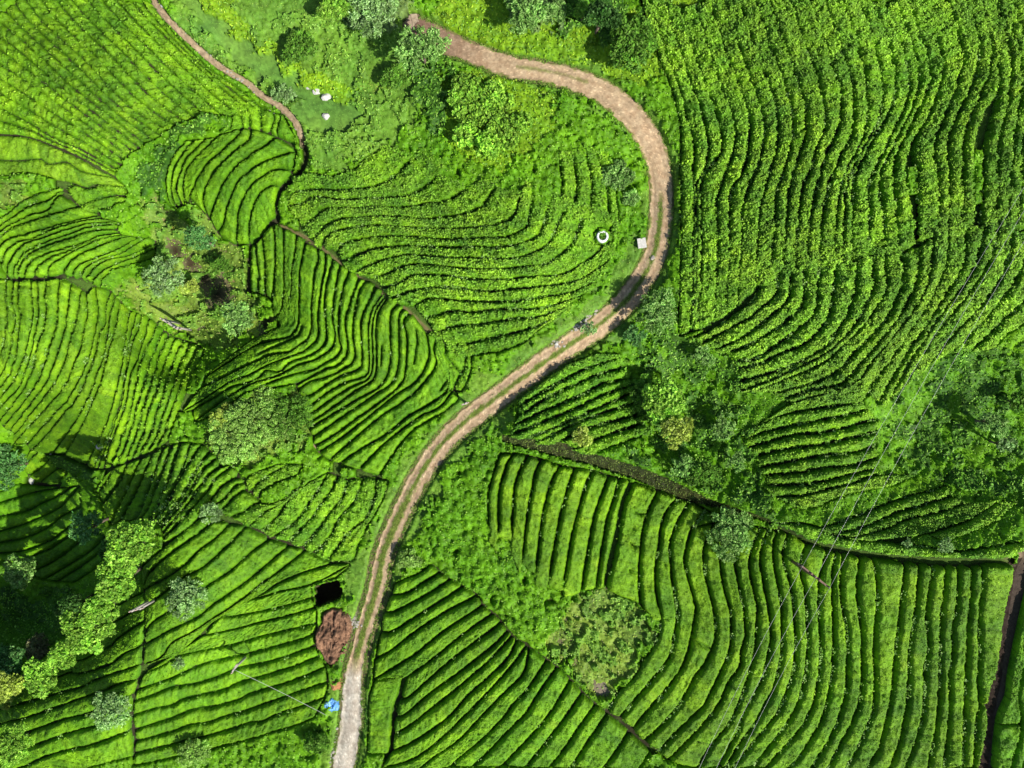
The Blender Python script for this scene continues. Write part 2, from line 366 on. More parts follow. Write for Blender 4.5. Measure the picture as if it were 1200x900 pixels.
plot('bright plot at the left edge', 'left edge', '''
-12,330 -10,360 -8,400 -14,430 *1
7,328 6,353 7,372 6,395 2,413 -6,423 *1
14,330 13,353 17,370 14,392 10,418 4,435 -6,447 *1
21,331 20,353 22,370 20,395 17,420 10,440 -8,462 *1
36,330 36,350 38,368 35,385 30,408 17,443 -8,474 *1
43,330 43,353 44,368 38,395 33,420 22,452 8,467 -8,484 *1
53,330 51,348 53,363 51,382 43,403 38,428 28,453 17,470 -2,492 *1
68,327 67,345 67,362 63,387 55,413 47,436 40,452 25,472 2,500 *2
94,340 91,363 83,392 75,423 62,450 45,472 18,508 *1
101,350 102,370 97,392 92,413 83,435 76,450 62,470 42,490 14,520 *1
110,337 113,362 112,380 108,400 103,420 92,443 77,469 62,485 30,520 *1
127,342 123,357 122,378 115,392 108,423 100,442 87,469 75,483 55,507 35,528 *1
133,345 127,375 123,400 120,420 113,437 108,453 100,470 83,500 60,532 *1
140,350 135,378 128,403 123,423 117,447 107,470 95,497 75,532 *1
154,353 149,378 145,405 143,422 138,445 132,468 122,500 100,545 *1
161,358 155,380 149,405 147,430 143,450 137,476 127,505 108,550 *1
167,360 162,382 153,403 150,427 145,453 140,475 128,510 113,549 *1
173,372 168,393 160,420 153,437 147,467 140,490 128,520 120,550 *1
183,378 178,393 170,407 163,427 160,447 154,470 146,500 128,548''', ext=(3, 2), H=.75, tint=(1.14, 1.03, 1), gap=1.05, lump=1.1, leaf=.008)
plot('plot below the gully pole', 'left', '''
183,378 178,393 170,407 163,427 160,447 154,470 146,500 128,548 *1
190,386 184,400 178,415 172,430 168,447 160,475 152,505 136,548 *1
197,390 190,405 184,420 180,436 176,450 166,480 160,505 145,543 *1
206,394 198,410 192,425 188,442 183,456 172,486 167,508 153,540 *1
215,398 206,414 200,430 195,447 190,462 180,490 175,510 161,536 *1
224,400 214,418 208,434 203,450 197,467 188,492 183,512 171,532 *1
234,404 224,422 216,438 210,455 204,470 196,493 191,511 180,528 *1
243,408 232,426 224,441 217,459 211,474 204,495 200,510 190,522''', H=.75, lump=1.8, leaf=.05, gap=1.2)
plot('bending middle plot beside the gully', 'gully', '''
293,288 292,307 291,325 291,341 *1
300,288 300,307 302,318 301,342 *1
307,277 308,295 310,312 310,345 *1
320,262 322,290 322,320 320,352 *1
332,268 332,292 333,315 333,343 331,363 322,374 *1
348,275 347,290 343,315 342,340 339,353 338,375 330,386 305,392 *1
357,284 351,315 350,340 349,378 343,390 337,395 323,398 300,403 287,410 273,420 255,432 243,440 *1
372,292 372,307 368,323 366,348 365,392 355,402 343,412 322,415 307,420 287,430 270,438 252,447 238,453 *1
381,296 380,320 377,332 372,370 372,395 357,410 347,415 327,422 312,428 290,440 270,447 250,460 230,473 213,483 *1
390,303 386,320 382,335 380,357 382,385 381,402 365,415 342,423 327,435 313,433 303,442 293,447 273,452 250,466 225,480 *1
398,310 394,330 391,350 389,370 391,385 392,397 387,409 368,422 348,428 327,440 308,447 297,449 273,462 247,480 228,495 *1
409,317 402,337 397,370 397,397 400,407 393,418 380,425 368,432 347,437 330,442 315,448 300,455 283,466 262,477 245,488
--
409,317 402,337 397,370 397,397 400,407 393,418 380,425 368,432 347,437 330,442 300,454 *1
420,326 412,348 405,373 405,389 407,402 405,417 395,428 380,433 357,445 330,453 302,458
--
420,326 412,348 405,373 405,389 407,402 405,417 395,428 380,433 357,445 346,451 *1
429,329 421,340 416,365 413,389 415,420 400,433 380,442 363,447 349,456 *1
440,336 430,357 423,377 424,418 420,432 400,440 380,452 365,462 352,465 *1
449,342 437,360 432,378 431,390 432,427 428,440 405,448 380,462 368,472 354,480 *2
456,346 443,367 440,389 439,440 413,460 380,484 363,494 355,499 *1
466,355 457,372 457,422 447,450 418,468 380,491 362,502 *1
473,362 467,373 467,420 460,447 438,463 413,480 380,503 364,514 *1
480,367 473,377 477,398 475,433 470,450 447,470 418,490 392,509 368,523 *1
499,390 502,405 501,423 487,447 463,463 438,483 407,508 374,530 *1
512,397 508,408 511,427 493,453 470,472 447,487 422,508 386,539 *1
527,430 528,445 526,457 505,473 478,488 452,509 420,528 398,543 *1
531,457 513,478 493,487 465,508 448,522 421,550 *1
536,470 520,483 505,492 480,508 460,535 445,557''', ext=(2.5, 2), H=.8, gap=1.2)
plot('knot beside the short verge pole', 'left', '''
499,392 509,398 512,412 *1
505,386 518,396 522,410 519,422 523,445 *1
512,388 530,398 544,414 545,428 538,440 530,458 *1
530,398 548,404 553,420 551,440 541,460''', lump=1.5, H=.6, leaf=.05)
plot('arched plot inside the road bend', 'top', '''
348,205 362,202 387,206 402,201 417,196 430,184 442,176 *1
348,225 370,222 397,222 413,221 437,219 455,212 466,203 478,190 *1
338,242 355,237 368,231 393,234 413,234 433,233 463,232 480,229 493,222 508,210 *1
358,265 372,252 383,245 397,243 417,244 437,242 460,243 480,242 502,238 523,236 540,226 *1
369,278 383,263 400,257 417,255 437,253 473,254 497,257 518,255 543,251 563,243 575,228 *1
377,288 382,278 398,270 422,266 447,264 473,266 497,267 530,268 563,266 580,263 597,258 604,248 608,236 *1
397,292 405,283 422,280 440,277 463,276 488,277 515,280 543,280 563,278 592,278 610,270 618,263 622,240 *1
402,305 420,298 438,292 455,290 477,288 497,289 530,290 560,289 580,290 603,287 620,282 633,273 641,248 *1
418,318 440,308 460,302 480,298 497,300 530,302 563,302 588,304 608,302 623,297 637,290 648,276 659,250 *1
440,325 460,318 472,312 493,309 530,313 555,315 588,315 613,312 638,310 650,302 663,293 673,280 682,255 *1
452,336 467,332 487,322 520,322 550,326 590,327 623,324 655,322 672,317 682,309 697,300 709,286 716,270 *1
460,350 467,347 487,340 512,337 530,337 555,340 580,341 603,338 637,335 672,330 690,322 706,312 *1
488,357 500,350 512,349 530,351 563,353 587,353 613,351 638,347 667,343 686,336 *1
500,372 532,364 550,366 577,363 600,362 623,362 650,358 672,350 *1
513,390 535,382 562,380 580,377 603,373 630,371 652,364 *1
530,404 550,402 575,396 600,390 618,386 640,378 *1
541,421 555,417 575,414 597,409 616,400 622,394''', H=.85, gap=1.6, lump=1.9, leaf=.14, lsize=.26, soft=(5, 20))
plot('plot between ravine and olive shrub', 'ravine', '''
130,520,6: -60,260 -120,330 *1
130,520,6: 20,170 -40,270 -90,350 *1
130,520,6: 110,140 60,260 0,350 -60,430 *1
130,520,6: 210,110 110,330 40,480 -10,580 *1
130,520,6: 290,80 200,280 120,440 70,540 *1
130,520,6: 360,40 310,190 250,360 190,500 150,545 *1
130,520,6: 420,10 350,220 300,340 260,450 200,545 *1
130,520,6: 480,0 400,260 340,400 300,480 260,545 *1
130,520,6: 560,0 480,220 390,400 340,480 290,550 *1
130,520,6: 630,10 540,140 460,280 400,410 310,560 *1
130,520,6: 690,60 600,180 540,290 470,410 330,575 *1
130,520,6: 740,100 650,180 580,300 520,400 440,490 345,600 *1
130,520,6: 770,170 690,220 620,310 570,380 500,470 355,635 *1
130,520,6: 850,150 740,240 690,320 620,400 520,510 360,675 *1
130,520,6: 890,230 780,290 730,350 660,440 560,580 370,710''', ext=(2, 1), H=.8, gap=1.2, lump=1.5, leaf=.02)
plot('patch under the olive shrub', 'ravine', '''
130,520,6: 890,230 790,290 740,350 690,400 *1
130,520,6: 935,270 860,310 790,390 720,430 *1
130,520,6: 940,320 860,380 790,450 760,480 *1
130,520,6: 1060,420 1000,430 930,480 830,520 *1
130,520,6: 1140,420 1080,480 1000,560 950,580''', H=.75, lump=1.5, leaf=.03)
plot('leafy plot above the pit', 'olive shrub', '''
280,540,6: 250,30 150,70 60,110 40,190 *1
280,540,6: 330,30 200,110 120,170 90,210 *1
280,540,6: 450,40 400,105 300,140 190,200 120,260
--
280,540,6: 330,270 230,300 130,320 60,380 20,440 *1
280,540,6: 385,240 300,310 180,360 110,420 70,460 *1
280,540,6: 470,170 400,220 340,290 270,390 170,490 *1
280,540,6: 620,90 560,200 490,300 410,410 330,480 240,540 *1
280,540,6: 690,120 640,220 570,310 510,400 410,500 350,570 *1
280,540,6: 760,150 730,260 670,330 600,420 540,500 450,605 *1
280,540,6: 870,130 830,250 780,320 700,410 620,560 520,650 *1
280,540,6: 970,140 950,270 900,400 780,500 700,600 620,700 *1
280,540,6: 1050,150 1010,270 930,420 860,550 810,690''', ext=(3, 3), H=.75, lump=2.0, leaf=.09, gap=1.1)
plot('wide-row plot beside the pit', 'top', '''
238,605 217,620 197,637 167,663 *1
250,611 230,627 202,647 187,659 174,672 168,687 *1
268,614 253,630 233,645 217,661 193,678 168,692 *1
287,618 263,642 237,665 213,678 183,702 170,712 *1
315,632 293,648 268,670 245,685 200,715 178,730 171,740 *1
338,640 308,665 290,680 273,692 247,710 233,722 197,740 171,755 *1
357,645 330,667 303,687 287,700 263,717 247,727 223,743 200,755 187,772 168,780 *1
388,661 363,668 345,674 325,683 308,695 288,705 262,721 247,731 232,746 212,765
--
388,662 363,669 345,675 325,684 305,697 290,703 *1
410,662 385,676 362,686 330,693 307,700 290,703 *1
368,699 332,710 300,717 268,723 260,722 *1
371,712 337,722 300,731 273,738 240,745 *1
371,731 330,740 300,747 273,755 247,760 210,768 193,778 171,788 *1
369,743 350,750 307,762 287,767 263,772 233,780 200,795 162,808 *1
369,757 342,767 317,775 280,783 250,795 225,802 200,806 177,815 159,821 *1
373,770 333,785 280,800 263,808 233,815 213,820 200,827 180,831 157,838 *1
381,782 343,798 293,813 280,820 250,828 225,832 200,842 159,855 *1
384,800 358,808 317,823 287,833 263,840 243,847 222,850 200,858 160,869 *1
380,818 353,828 323,838 307,846 292,847 270,855 233,865 200,873 158,883 *1
367,842 343,852 323,857 293,867 267,873 243,880 200,889 157,898''', ext=(1.5, 3.2), H=.75, gap=1.15)
plot('bottom left corner plot', 'top', '''
0,750,6: 830,20 710,70 600,130 420,190 250,230 *1
0,750,6: 975,50 880,95 760,180 560,240 500,230 400,260 250,300 120,330 -40,390 *1
0,750,6: 970,180 850,220 680,280 560,340 400,380 230,430 -40,500 *1
0,750,6: 950,285 840,310 700,370 520,430 330,500 180,550 -40,600 *1
0,750,6: 910,400 760,440 620,520 450,560 220,640 100,680 -40,700 *1
0,750,6: 900,530 690,600 500,650 330,710 220,750 100,790 -40,830 *1
0,750,6: 905,640 780,690 640,740 420,790 280,840 180,890 60,930 *1
0,750,6: 925,830 760,860 620,900 520,940
--
130,640,6: 215,330 130,370 20,440 *1
130,640,6: 230,430 150,460 70,510 -60,560 *1
130,640,6: 230,530 60,640 0,700 -90,760 *1
130,640,6: 200,700 100,750 0,810''', ext=(3.2, 0), H=.85, gap=1.3, lump=1.1)
plot('dark ravine', 'top', '''
0,530,6: -40,280 0,270 120,220 180,225 320,240 430,240 *1
0,530,6: -40,360 0,350 170,300 300,270 440,250 *1
0,530,6: -40,460 0,450 160,420 290,360 420,300 500,240 *1
0,530,6: -40,565 0,555 180,500 340,430 440,370 560,230 *1
0,530,6: -40,645 0,635 180,600 350,520 430,450 580,380 *1
0,530,6: -40,720 0,715 180,690 350,620 450,550 590,450 *1
0,530,6: 60,790 180,750 300,700 350,680 470,600 600,520 *1
0,530,6: 200,850 330,790 430,730 560,630 650,560 *1
0,530,6: 300,900 500,780 650,680 740,580 *1
0,530,6: 400,910 600,780 760,650 *1
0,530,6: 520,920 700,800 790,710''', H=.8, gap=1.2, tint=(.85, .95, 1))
plot('patch by the ravine boulder', 'top', '''
0,530,6: 200,-20 170,60 *1
0,530,6: 270,-20 210,40 150,110 *1
0,530,6: 340,50 250,130 180,170 *1
0,530,6: 410,105 300,190 260,225 *1
0,530,6: 480,140 430,190 410,235''', H=.7, tint=(1.1, 1, 1))
plot('diagonal plot at the bottom middle', 'top', '''
420,640,6: 500,130 420,190 300,240 250,265 *1
420,640,6: 570,190 450,260 340,330 220,352 *1
420,640,6: 640,240 500,330 350,410 230,465 150,470 *1
420,640,6: 730,290 560,400 400,500 240,600 150,610 *1
420,640,6: 830,350 620,460 400,600 220,740 110,800 *1
420,640,6: 870,420 600,600 400,760 290,830 160,910 95,950 *1
420,640,6: 940,480 750,610 550,770 400,880 330,915 300,860
--
420,640,6: 940,480 750,610 550,770 400,880 345,905 *1
420,640,6: 1005,540 800,690 640,810 500,930 340,1070 285,1070 *1
420,640,6: 1045,600 960,690 700,895 520,1020 330,1180 250,1200 *1
420,640,6: 1080,640 860,860 520,1140 330,1280 240,1325 *1
420,640,6: 1110,670 1050,790 920,920 760,1060 640,1200 430,1350 230,1450 *1
420,640,6: 1185,700 1080,840 900,1040 720,1220 560,1370 380,1500 150,1560 *1
620,760 614,788 595,808 570,833 540,865 513,883 493,899 480,908 *1
640,775 620,805 600,827 588,843 562,868 543,883 527,898 *1
652,783 633,810 617,835 600,852 580,873 553,899 *1
668,798 647,832 622,862 600,885 588,898 *1
682,813 663,840 638,872 615,900 *1
697,827 678,853 663,875 643,900 *1
711,837 693,863 668,900 *1
737,858 723,878 706,902 *1
762,882 748,902''', ext=(2.5, 0), H=1.05, gap=1.7, lump=.8, unit=12.0)
plot('broad block beside the pale road end', 'road', '''
420,750,6: 110,280 70,420 65,620 55,800 *1
420,750,6: 320,230 280,390 250,480 235,620 220,810''', H=.9, gap=1.0, lump=.8)
plot('upright plot under the earth bank', 'left', '''
585,532 577,558 571,580 572,606 *1
603,530 595,542 590,558 585,578 584,617 *1
619,533 610,550 604,567 602,587 600,620 *1
636,538 628,552 623,577 618,603 613,645 *1
657,545 647,563 639,590 634,617 629,658 *1
674,548 665,573 658,600 652,627 645,668 *1
695,550 686,570 678,598 672,620 662,674 *1
714,557 707,575 697,603 692,627 683,682 *1
726,560 720,583 712,607 707,633 698,692 *1
739,563 728,590 723,617 717,643 707,695
--
743,564 731,592 725,625 719,655 712,680 709,703 *1
772,574 760,598 753,623 750,653 749,683 751,712 *1
796,583 782,597 775,617 772,640 769,660 768,683 772,712''', H=1.1, gap=1.5, lump=.85, unit=13.0, soft=(.5, 24), tint=(1.12, 1.0, 1))
UPPER = '''
772,574 760,598 753,623 750,653 749,683 760,700 772,712
796,583 782,597 775,617 772,640 769,660 768,683 772,712
808,586 801,600 790,620 785,640 786,660 788,683 794,718
827,596 816,613 810,622 804,643 802,660 807,680 816,712
842,605 832,625 825,645 825,667 830,690 836,713
856,608 848,630 844,650 845,670 850,695 856,715
872,614 864,635 861,657 864,677 869,705 872,715
891,617 884,635 879,652 878,663 882,687 888,712
902,619 894,635 891,650 891,660 895,685 901,712
912,621 907,635 906,650 907,663 911,683 916,712
925,624 919,640 918,660 925,680 930,712
946,636 938,655 938,672 942,690 945,715
970,643 965,660 960,680 959,715
980,645 976,665 975,690 976,715
987,647 986,665 984,690 987,715
1008,651 1004,680 1005,707 1008,730
1022,653 1027,683 1027,710 1025,730
1060,658 1058,687 1053,720 1052,735
1077,659 1075,690 1072,713 1067,740'''
plot('large bottom right plot', 'left', '''
772,712 772,740 760,765 735,790 712,832 *1
794,718 790,745 783,772 763,797 750,813 727,840 *1
816,712 813,730 804,770 790,795 777,812 763,828 742,853 *1
836,713 838,747 830,770 815,792 798,822 783,840 767,857 755,868 *1
856,715 857,740 855,762 848,780 838,800 827,822 812,838 790,860 772,878 *1
872,720 873,745 868,765 867,780 853,800 843,823 822,850 800,873 783,890 *1
888,712 886,740 885,762 878,787 865,825 852,850 832,873 818,899 *1
901,712 903,747 897,780 891,800 880,817 870,837 862,860 842,895 *1
916,712 916,757 913,780 907,803 895,827 884,848 866,872 850,899 *1
930,712 932,757 929,787 922,808 912,832 900,848 880,873 857,899 *1
945,715 946,763 943,790 935,822 922,845 903,870 883,895 *1
959,715 961,765 959,792 954,820 944,842 930,862 915,878 898,899 *1
976,715 976,767 974,792 966,830 957,853 940,880 923,899 *1
987,715 992,740 992,787 989,817 975,857 950,899 *1
1008,730 1010,762 1008,813 998,845 985,870 968,899 *1
1025,730 1024,760 1024,813 1018,843 1003,877 990,899 *1
1052,735 1049,760 1045,805 1038,843 1028,877 1015,899 *1
1067,740 1065,765 1063,813 1057,853 1048,883 1041,899
--
1077,659 1075,690 1072,713 1067,743 1064,767 1064,813 1057,853 1048,883 1041,899 *1
1093,662 1088,695 1085,720 1087,757 1083,789 1081,830 1075,858 1060,899 *1
1108,662 1105,697 1102,723 1101,757 1099,820 1095,857 1087,899 *1
1122,662 1121,707 1115,733 1116,763 1111,790 1112,817 1110,857 1105,899 *1
1139,663 1137,698 1134,727 1133,753 1131,789 1130,817 1129,857 1127,895 *1
1151,660 1150,690 1146,723 1147,757 1145,789 1147,823 1143,845 1141,899 *1
1190,661 1185,690 1177,720 1173,753 1167,789 1157,825 1157,850 1147,899''', ext=(0, 3), H=1.1, gap=1.6, lump=.85, tint=(1.08, 1.0, 1), leaf=.004, unit=13.0)
plot('strip beyond the dark soil path', 'path', '''
1204,690 1193,740 1183,790 1180,815 1169,845 1163,905 *1
1212,730 1200,775 1192,815 1197,850 1183,905 *1
1222,740 1212,780 1207,820 1210,850 1197,905''', H=.9, gap=1.2, tint=(.9, .95, 1))
plot('upper right plot', 'road bend', '''
795,135 797,165 797,200 *1
805,140 813,167 812,197 *1
826,150 830,172 825,200 815,215 *1
845,160 845,178 838,190 825,205 820,225 *1
862,155 860,172 857,185 847,212 840,235 *1
880,150 878,165 875,187 867,208 858,220 854,248 *1
895,145 895,160 893,177 883,205 878,217 868,246 *1
911,140 911,155 911,167 903,197 897,218 888,248 *1
928,135 928,150 927,167 917,203 910,220 907,248 *1
943,128 944,145 943,160 933,190 927,209 925,222 921,252 *1
963,118 965,135 965,153 955,177 948,203 940,220 935,256 *1
976,88 983,100 985,120 982,152 966,184 962,203 955,228 949,255 *1
988,72 996,88 999,120 998,156 986,180 975,203 968,227 963,250 *1
1009,74 1013,88 1015,116 1012,156 1000,184 986,212 984,225 980,250 *1
1030,80 1033,95 1034,118 1027,145 1010,177 993,212 990,228 989,250 *1
1048,84 1048,95 1046,120 1030,152 1020,168 1000,210 998,225 998,250 *1
1063,88 1064,102 1060,124 1046,154 1034,180 1018,216 1016,235 1019,257 *1
1075,86 1076,100 1066,130 1050,161 1041,182 1031,200 1029,222 1036,258 *1
1088,82 1088,100 1072,134 1056,168 1049,184 1046,216 1050,245 *1
1103,76 1102,92 1090,130 1072,160 1063,184 1062,216 1070,242
--
1103,76 1102,92 1090,130 1075,158 1068,178 1075,205 *1
1126,62 1126,76 1118,104 1104,140 1096,160 1093,180 1098,212 *1
1144,54 1144,68 1140,96 1124,130 1112,156 1109,184 1110,212 *1
1158,44 1160,56 1160,74 1150,106 1136,140 1128,168 1126,214 *1
1168,60 1169,90 1166,112 1154,130 1146,152 1140,180 1139,212
--
1169,90 1167,115 1160,145 1152,175 1151,205 *1
1180,48 1183,88 1177,134 1168,168 1167,202 *1
1188,56 1196,92 1192,128 1186,168 1182,196 *1
1200,60 1208,95 1203,135 1197,170 1195,200 *1
1215,60 1222,95 1218,135 1212,170 1210,200''', H=1.08, gap=2.4, lump=2.4, leaf=.2, lsize=.27, soft=(34, 24))
plot('middle right plot under the wires', 'gully', '''
889,330 886,345 878,356 862,366 845,380 815,393 *1
912,322 908,345 890,362 875,374 860,382 842,392 820,404 *1
926,325 924,345 918,357 903,370 885,385 868,396 845,407 *1
941,322 942,345 936,362 920,377 900,390 880,402 860,410 *1
958,318 957,345 951,370 930,390 905,408 885,420 868,422 *1
978,318 975,345 970,372 955,393 938,405 913,414 888,427 868,431 *1
1002,316 1000,345 990,372 975,397 958,413 922,430 888,441 868,446 *1
1022,312 1022,335 1010,365 995,388 975,408 953,422 922,437 893,450 870,458 *1
1036,310 1037,335 1026,360 1010,380 988,402 967,422 945,433 915,445 890,455 *1
1055,305 1056,330 1044,362 1025,387 1003,410 985,430 968,442 945,450 915,458 *1
1075,308 1073,330 1064,354 1044,382 1025,405 1005,428 985,450 955,455 925,464 *1
1090,290 1088,315 1080,343 1062,372 1042,398 1020,425 1003,447 980,462 960,464 932,471 *1
1108,276 1105,304 1096,334 1080,362 1062,390 1045,415 1028,440 1015,462 *1
1130,275 1129,303 1120,324 1104,350 1082,384 1064,410 1048,436 1032,465 *1
1150,275 1144,305 1128,334 1108,358 1088,388 1070,416 1055,442 1043,465 *1
1166,275 1162,292 1152,314 1132,344 1112,368 1092,394 1075,420 1060,445 *1
1183,280 1178,305 1168,330 1148,358 1128,378 1107,400 1088,425 *1
1200,290 1196,310 1186,332 1170,350 1155,370 1135,390 1118,406 *1
1215,310 1210,340 1195,357 1172,376 1152,398 1138,410 *1
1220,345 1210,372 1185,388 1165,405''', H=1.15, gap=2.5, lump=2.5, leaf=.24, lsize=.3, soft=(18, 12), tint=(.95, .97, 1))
plot('shaded plot above the boundary strip', 'top', '''
1005,462 985,465 960,464 942,467 925,474 *1
1008,470 985,474 960,478 927,483 908,488 895,494 *1
1012,481 983,488 947,495 922,500 895,506 878,512 *1
1022,492 987,502 955,508 938,508 913,514 880,524 *1
1024,506 1003,512 980,517 955,522 920,526 888,534 *1
1024,522 1000,530 963,534 950,536 930,540 895,547 *1
1026,537 997,546 967,548 947,552 927,555 900,556 *1
1018,550 987,558 972,562 950,567 930,568 903,569 *1
1022,558 1000,566 975,572 955,577 935,582 912,582 *1
1072,556 1045,568 1018,572 985,581 960,592 940,596
--
1107,570 1080,577 1062,581 1038,590 1013,600 987,610 966,616 *1
1112,583 1078,592 1057,598 1038,606 1020,614 1000,620 980,624 *1
1125,592 1100,600 1062,608 1045,616 1025,623 1000,628 *1
1165,588 1140,605 1110,617 1080,626 1045,629 1025,631
--
1165,588 1140,606 1112,618 1090,625 *1
1188,590 1165,610 1140,622 1112,632
--
912,612 930,612 950,614 975,625 1005,630 1050,635 1090,641 1125,644 1160,640 1208,632 *1
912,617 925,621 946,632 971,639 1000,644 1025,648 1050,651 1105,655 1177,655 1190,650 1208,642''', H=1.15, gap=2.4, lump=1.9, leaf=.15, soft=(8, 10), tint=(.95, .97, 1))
plot('small plot above the earth bank', 'road', '''
676,422 660,428 635,443 612,460 *1
715,422 690,430 660,445 640,457 612,474 *1
732,430 702,438 675,450 647,463 618,482 *1
730,445 705,450 680,463 660,472 640,480 608,495 *1
728,455 705,463 685,473 665,483 640,493 606,507 *1
734,463 710,474 690,483 665,495 640,505 622,511 *1
738,474 715,481 692,489 673,496 650,508 638,514 *1
742,487 720,493 700,498 680,505 660,515 *1
742,500 715,509 695,516 680,523 *1
745,514 725,521 705,528''', H=1.25, gap=2.6, lump=2.2, leaf=.14, soft=(18, 12), tint=(.9, .97, 1))
plot('leafy patch inside the road bend', 'left', '''
655,190 658,215 655,240 *1
672,188 676,215 672,245 *1
688,188 694,215 692,245 *1
704,195 711,220 714,250 *1
716,195 722,225 726,262''', H=.9, gap=1.0, lump=2.0, leaf=.12, lsize=.28, soft=(18, 12))

def parse(txt):
    runs = [[]]
    for ln in txt.strip().splitlines():
        ln = ln.strip()
        if ln == '--': runs.append([]); continue
        n = 0
        if '*' in ln: ln, n = ln.split('*'); n = int(n)
        ox = oy = 0; s = 1.0
        if ':' in ln: h, ln = ln.split(':'); ox, oy, s = map(float, h.split(','))
        pts = [(ox+float(a)/s, oy+float(b)/s) for a, b in (q.split(',') for q in ln.split())]
        runs[-1].append((cr(pts, 2.0)[:, :2], n))
    return runs
def join_upper(runs):
    ups = [r for r in parse(UPPER)[0]]
    for ru in runs[:1]:
        for i, (ln, n) in enumerate(ru):
            best = min(ups[1:], key=lambda q: np.hypot(*(q[0][-1]-ln[0])))
            if np.hypot(*(best[0][-1]-ln[0])) < 9: ru[i] = (np.vstack([best[0][:-1], ln]), n)
    return runs
def resamp(p, n):
    s = np.r_[0, np.cumsum(np.hypot(*np.diff(p, axis=0).T))]; q = np.linspace(0, s[-1], n)
    return np.stack([np.interp(q, s, p[:, 0]), np.interp(q, s, p[:, 1])], 1), s[-1]

# joints cut across or along the rows
CUTS = [[(168,692),(170,712),(170,755),(166,780),(163,797),(158,815),(152,838),(151,857),(155,866),(154,898)],
 [(268,756),(276,768)],[(284,750),(293,768)],[(744,600),(750,603),(756,602)],[(738,636),(743,640),(748,640)],[(738,668),(747,671)],
 [(354,383),(350,393),(332,402),(313,410),(303,415)],[(487,386),(489,400),(485,425)],[(1168,849),(1198,849)],[(446,428),(447,405)],
 [(520,415),(540,438),(546,447)],[(524,446),(516,457)],[(1143,842),(1147,828)],[(1157,825),(1147,826)],[(812,749),(832,760)],[(835,613),(818,617)]]
CD = np.full((RH, RW), 20.0)
for c in CUTS: stroke_dist(CD, c, 8)
RINGD = np.hypot(UU-706, VV-277)
# places with no hedge on them
EX = np.full((RH, RW), 0.0)
exr = samp(np.interp(np.arange(1), [0], [0]).reshape(1, 1)*0, 0, 0) if False else None
halfw = np.full((RH, RW), 15.0)
EXM = RD < 17
SOILHEAP = [(378,718),(388,713),(398,714),(409,722),(412,735),(408,750),(400,760),(394,775),(388,781),(381,777),(378,768),(371,758),(369,747),(371,738),(377,730)]
OLIVE = [(243,500),(255,484),(268,478),(283,462),(305,455),(330,455),(345,460),(352,478),(356,495),(365,510),(366,525),(350,532),(330,530),(312,536),(295,540),(280,546),(268,543),(252,532),(245,515)]
GULLY = [(163,228),(178,228),(196,240),(213,256),(222,250),(246,262),(262,285),(290,292),(291,345),(300,350),(322,374),(330,382),(305,392),(285,398),(260,408),(243,410),(222,398),(203,394),(186,380),(172,370),(150,362),(130,342),(140,335),(165,322),(184,300),(180,270),(168,250)]
BRUSH = [(668,700),(690,692),(708,690),(725,698),(745,705),(760,720),(762,745),(748,765),(752,778),(742,795),(722,812),(708,826),(700,820),(688,800),(668,780),(645,760),(650,740),(660,722)]
def orm(*ps):
    m = np.zeros((RH, RW), bool)
    for p in ps: m |= poly_mask(p)
    return m
EXM |= orm(OLIVE, GULLY, [(x+(x-385)*.25, y+(y-695)*.25) for x, y in PIT], SOILHEAP, BRUSH)
EXM |= (RINGD < 10.5)
EXM |= orm([(330,100),(350,98),(350,160),(345,160),(332,130)])
EXD = blur(EXM.astype(float), 2)                     # 0 free .. 1 excluded
COV = np.zeros((RH, RW), bool)
FRESH = [(1057,778,5),(566,813,4),(552,797,4),(544,787,4),(582,768,6),(650,848,7),(718,790,5),(888,724,5),(1050,676,7),(925,762,7),(1098,697,7),(1004,772,5),(700,660,8),(800,604,6),(757,685,5),(905,835,6),(445,870,9),(740,700,6),(540,630,8),(690,600,9),(672,612,7),(600,770,7),(1170,760,7),(830,660,9),(520,850,9),(575,815,6)]
def tea_tint(u, v, seed, base):
    """leaf colour: fresh yellow growth here, older dark leaves there"""
    c = np.ones((len(u), 3))*np.array(base)
    n1 = fbm(u/38, v/38, 1, 3); n2 = fbm(u/11+seed*3.1, v/11, 3, 2); n3 = vn(u/2.2, v/2.2, 5)
    f = np.clip(.5+.55*n1+.38*n2, 0, 1)
    c *= (np.array([.66, .74, .9])*(1-f)[:, None]+np.array([1.28, 1.17, 1.0])*f[:, None])
    c *= (1+.20*n3)[:, None]
    for fu, fv, fr in FRESH:
        w = np.exp(-((u-fu)**2+(v-fv)**2)/(2*(fr*.55)**2)); c *= 1+w[:, None]*np.array([.5, .25, 1.0])
    return c
TW = ['zeroth','first','second','third','fourth','fifth','sixth','seventh','eighth','ninth','tenth','eleventh','twelfth','thirteenth','fourteenth','fifteenth','sixteenth','seventeenth','eighteenth','nineteenth','twentieth','twenty-first','twenty-second','twenty-third','twenty-fourth','twenty-fifth','twenty-sixth','twenty-seventh','twenty-eighth','twenty-ninth','thirtieth','thirty-first','thirty-second','thirty-third']
ROWS = []
SEAMS = []
def extend(p, e0, e1):
    d0 = p[0]-p[min(4, len(p)-1)]; d0 = d0/(np.hypot(*d0)+1e-9); d1 = p[-1]-p[-min(5, len(p))]; d1 = d1/(np.hypot(*d1)+1e-9)
    return np.vstack([p[0]+d0*e0*np.linspace(1, 0, 6)[:-1, None], p, p[-1]+d1*e1*np.linspace(0, 1, 6)[1:, None]])
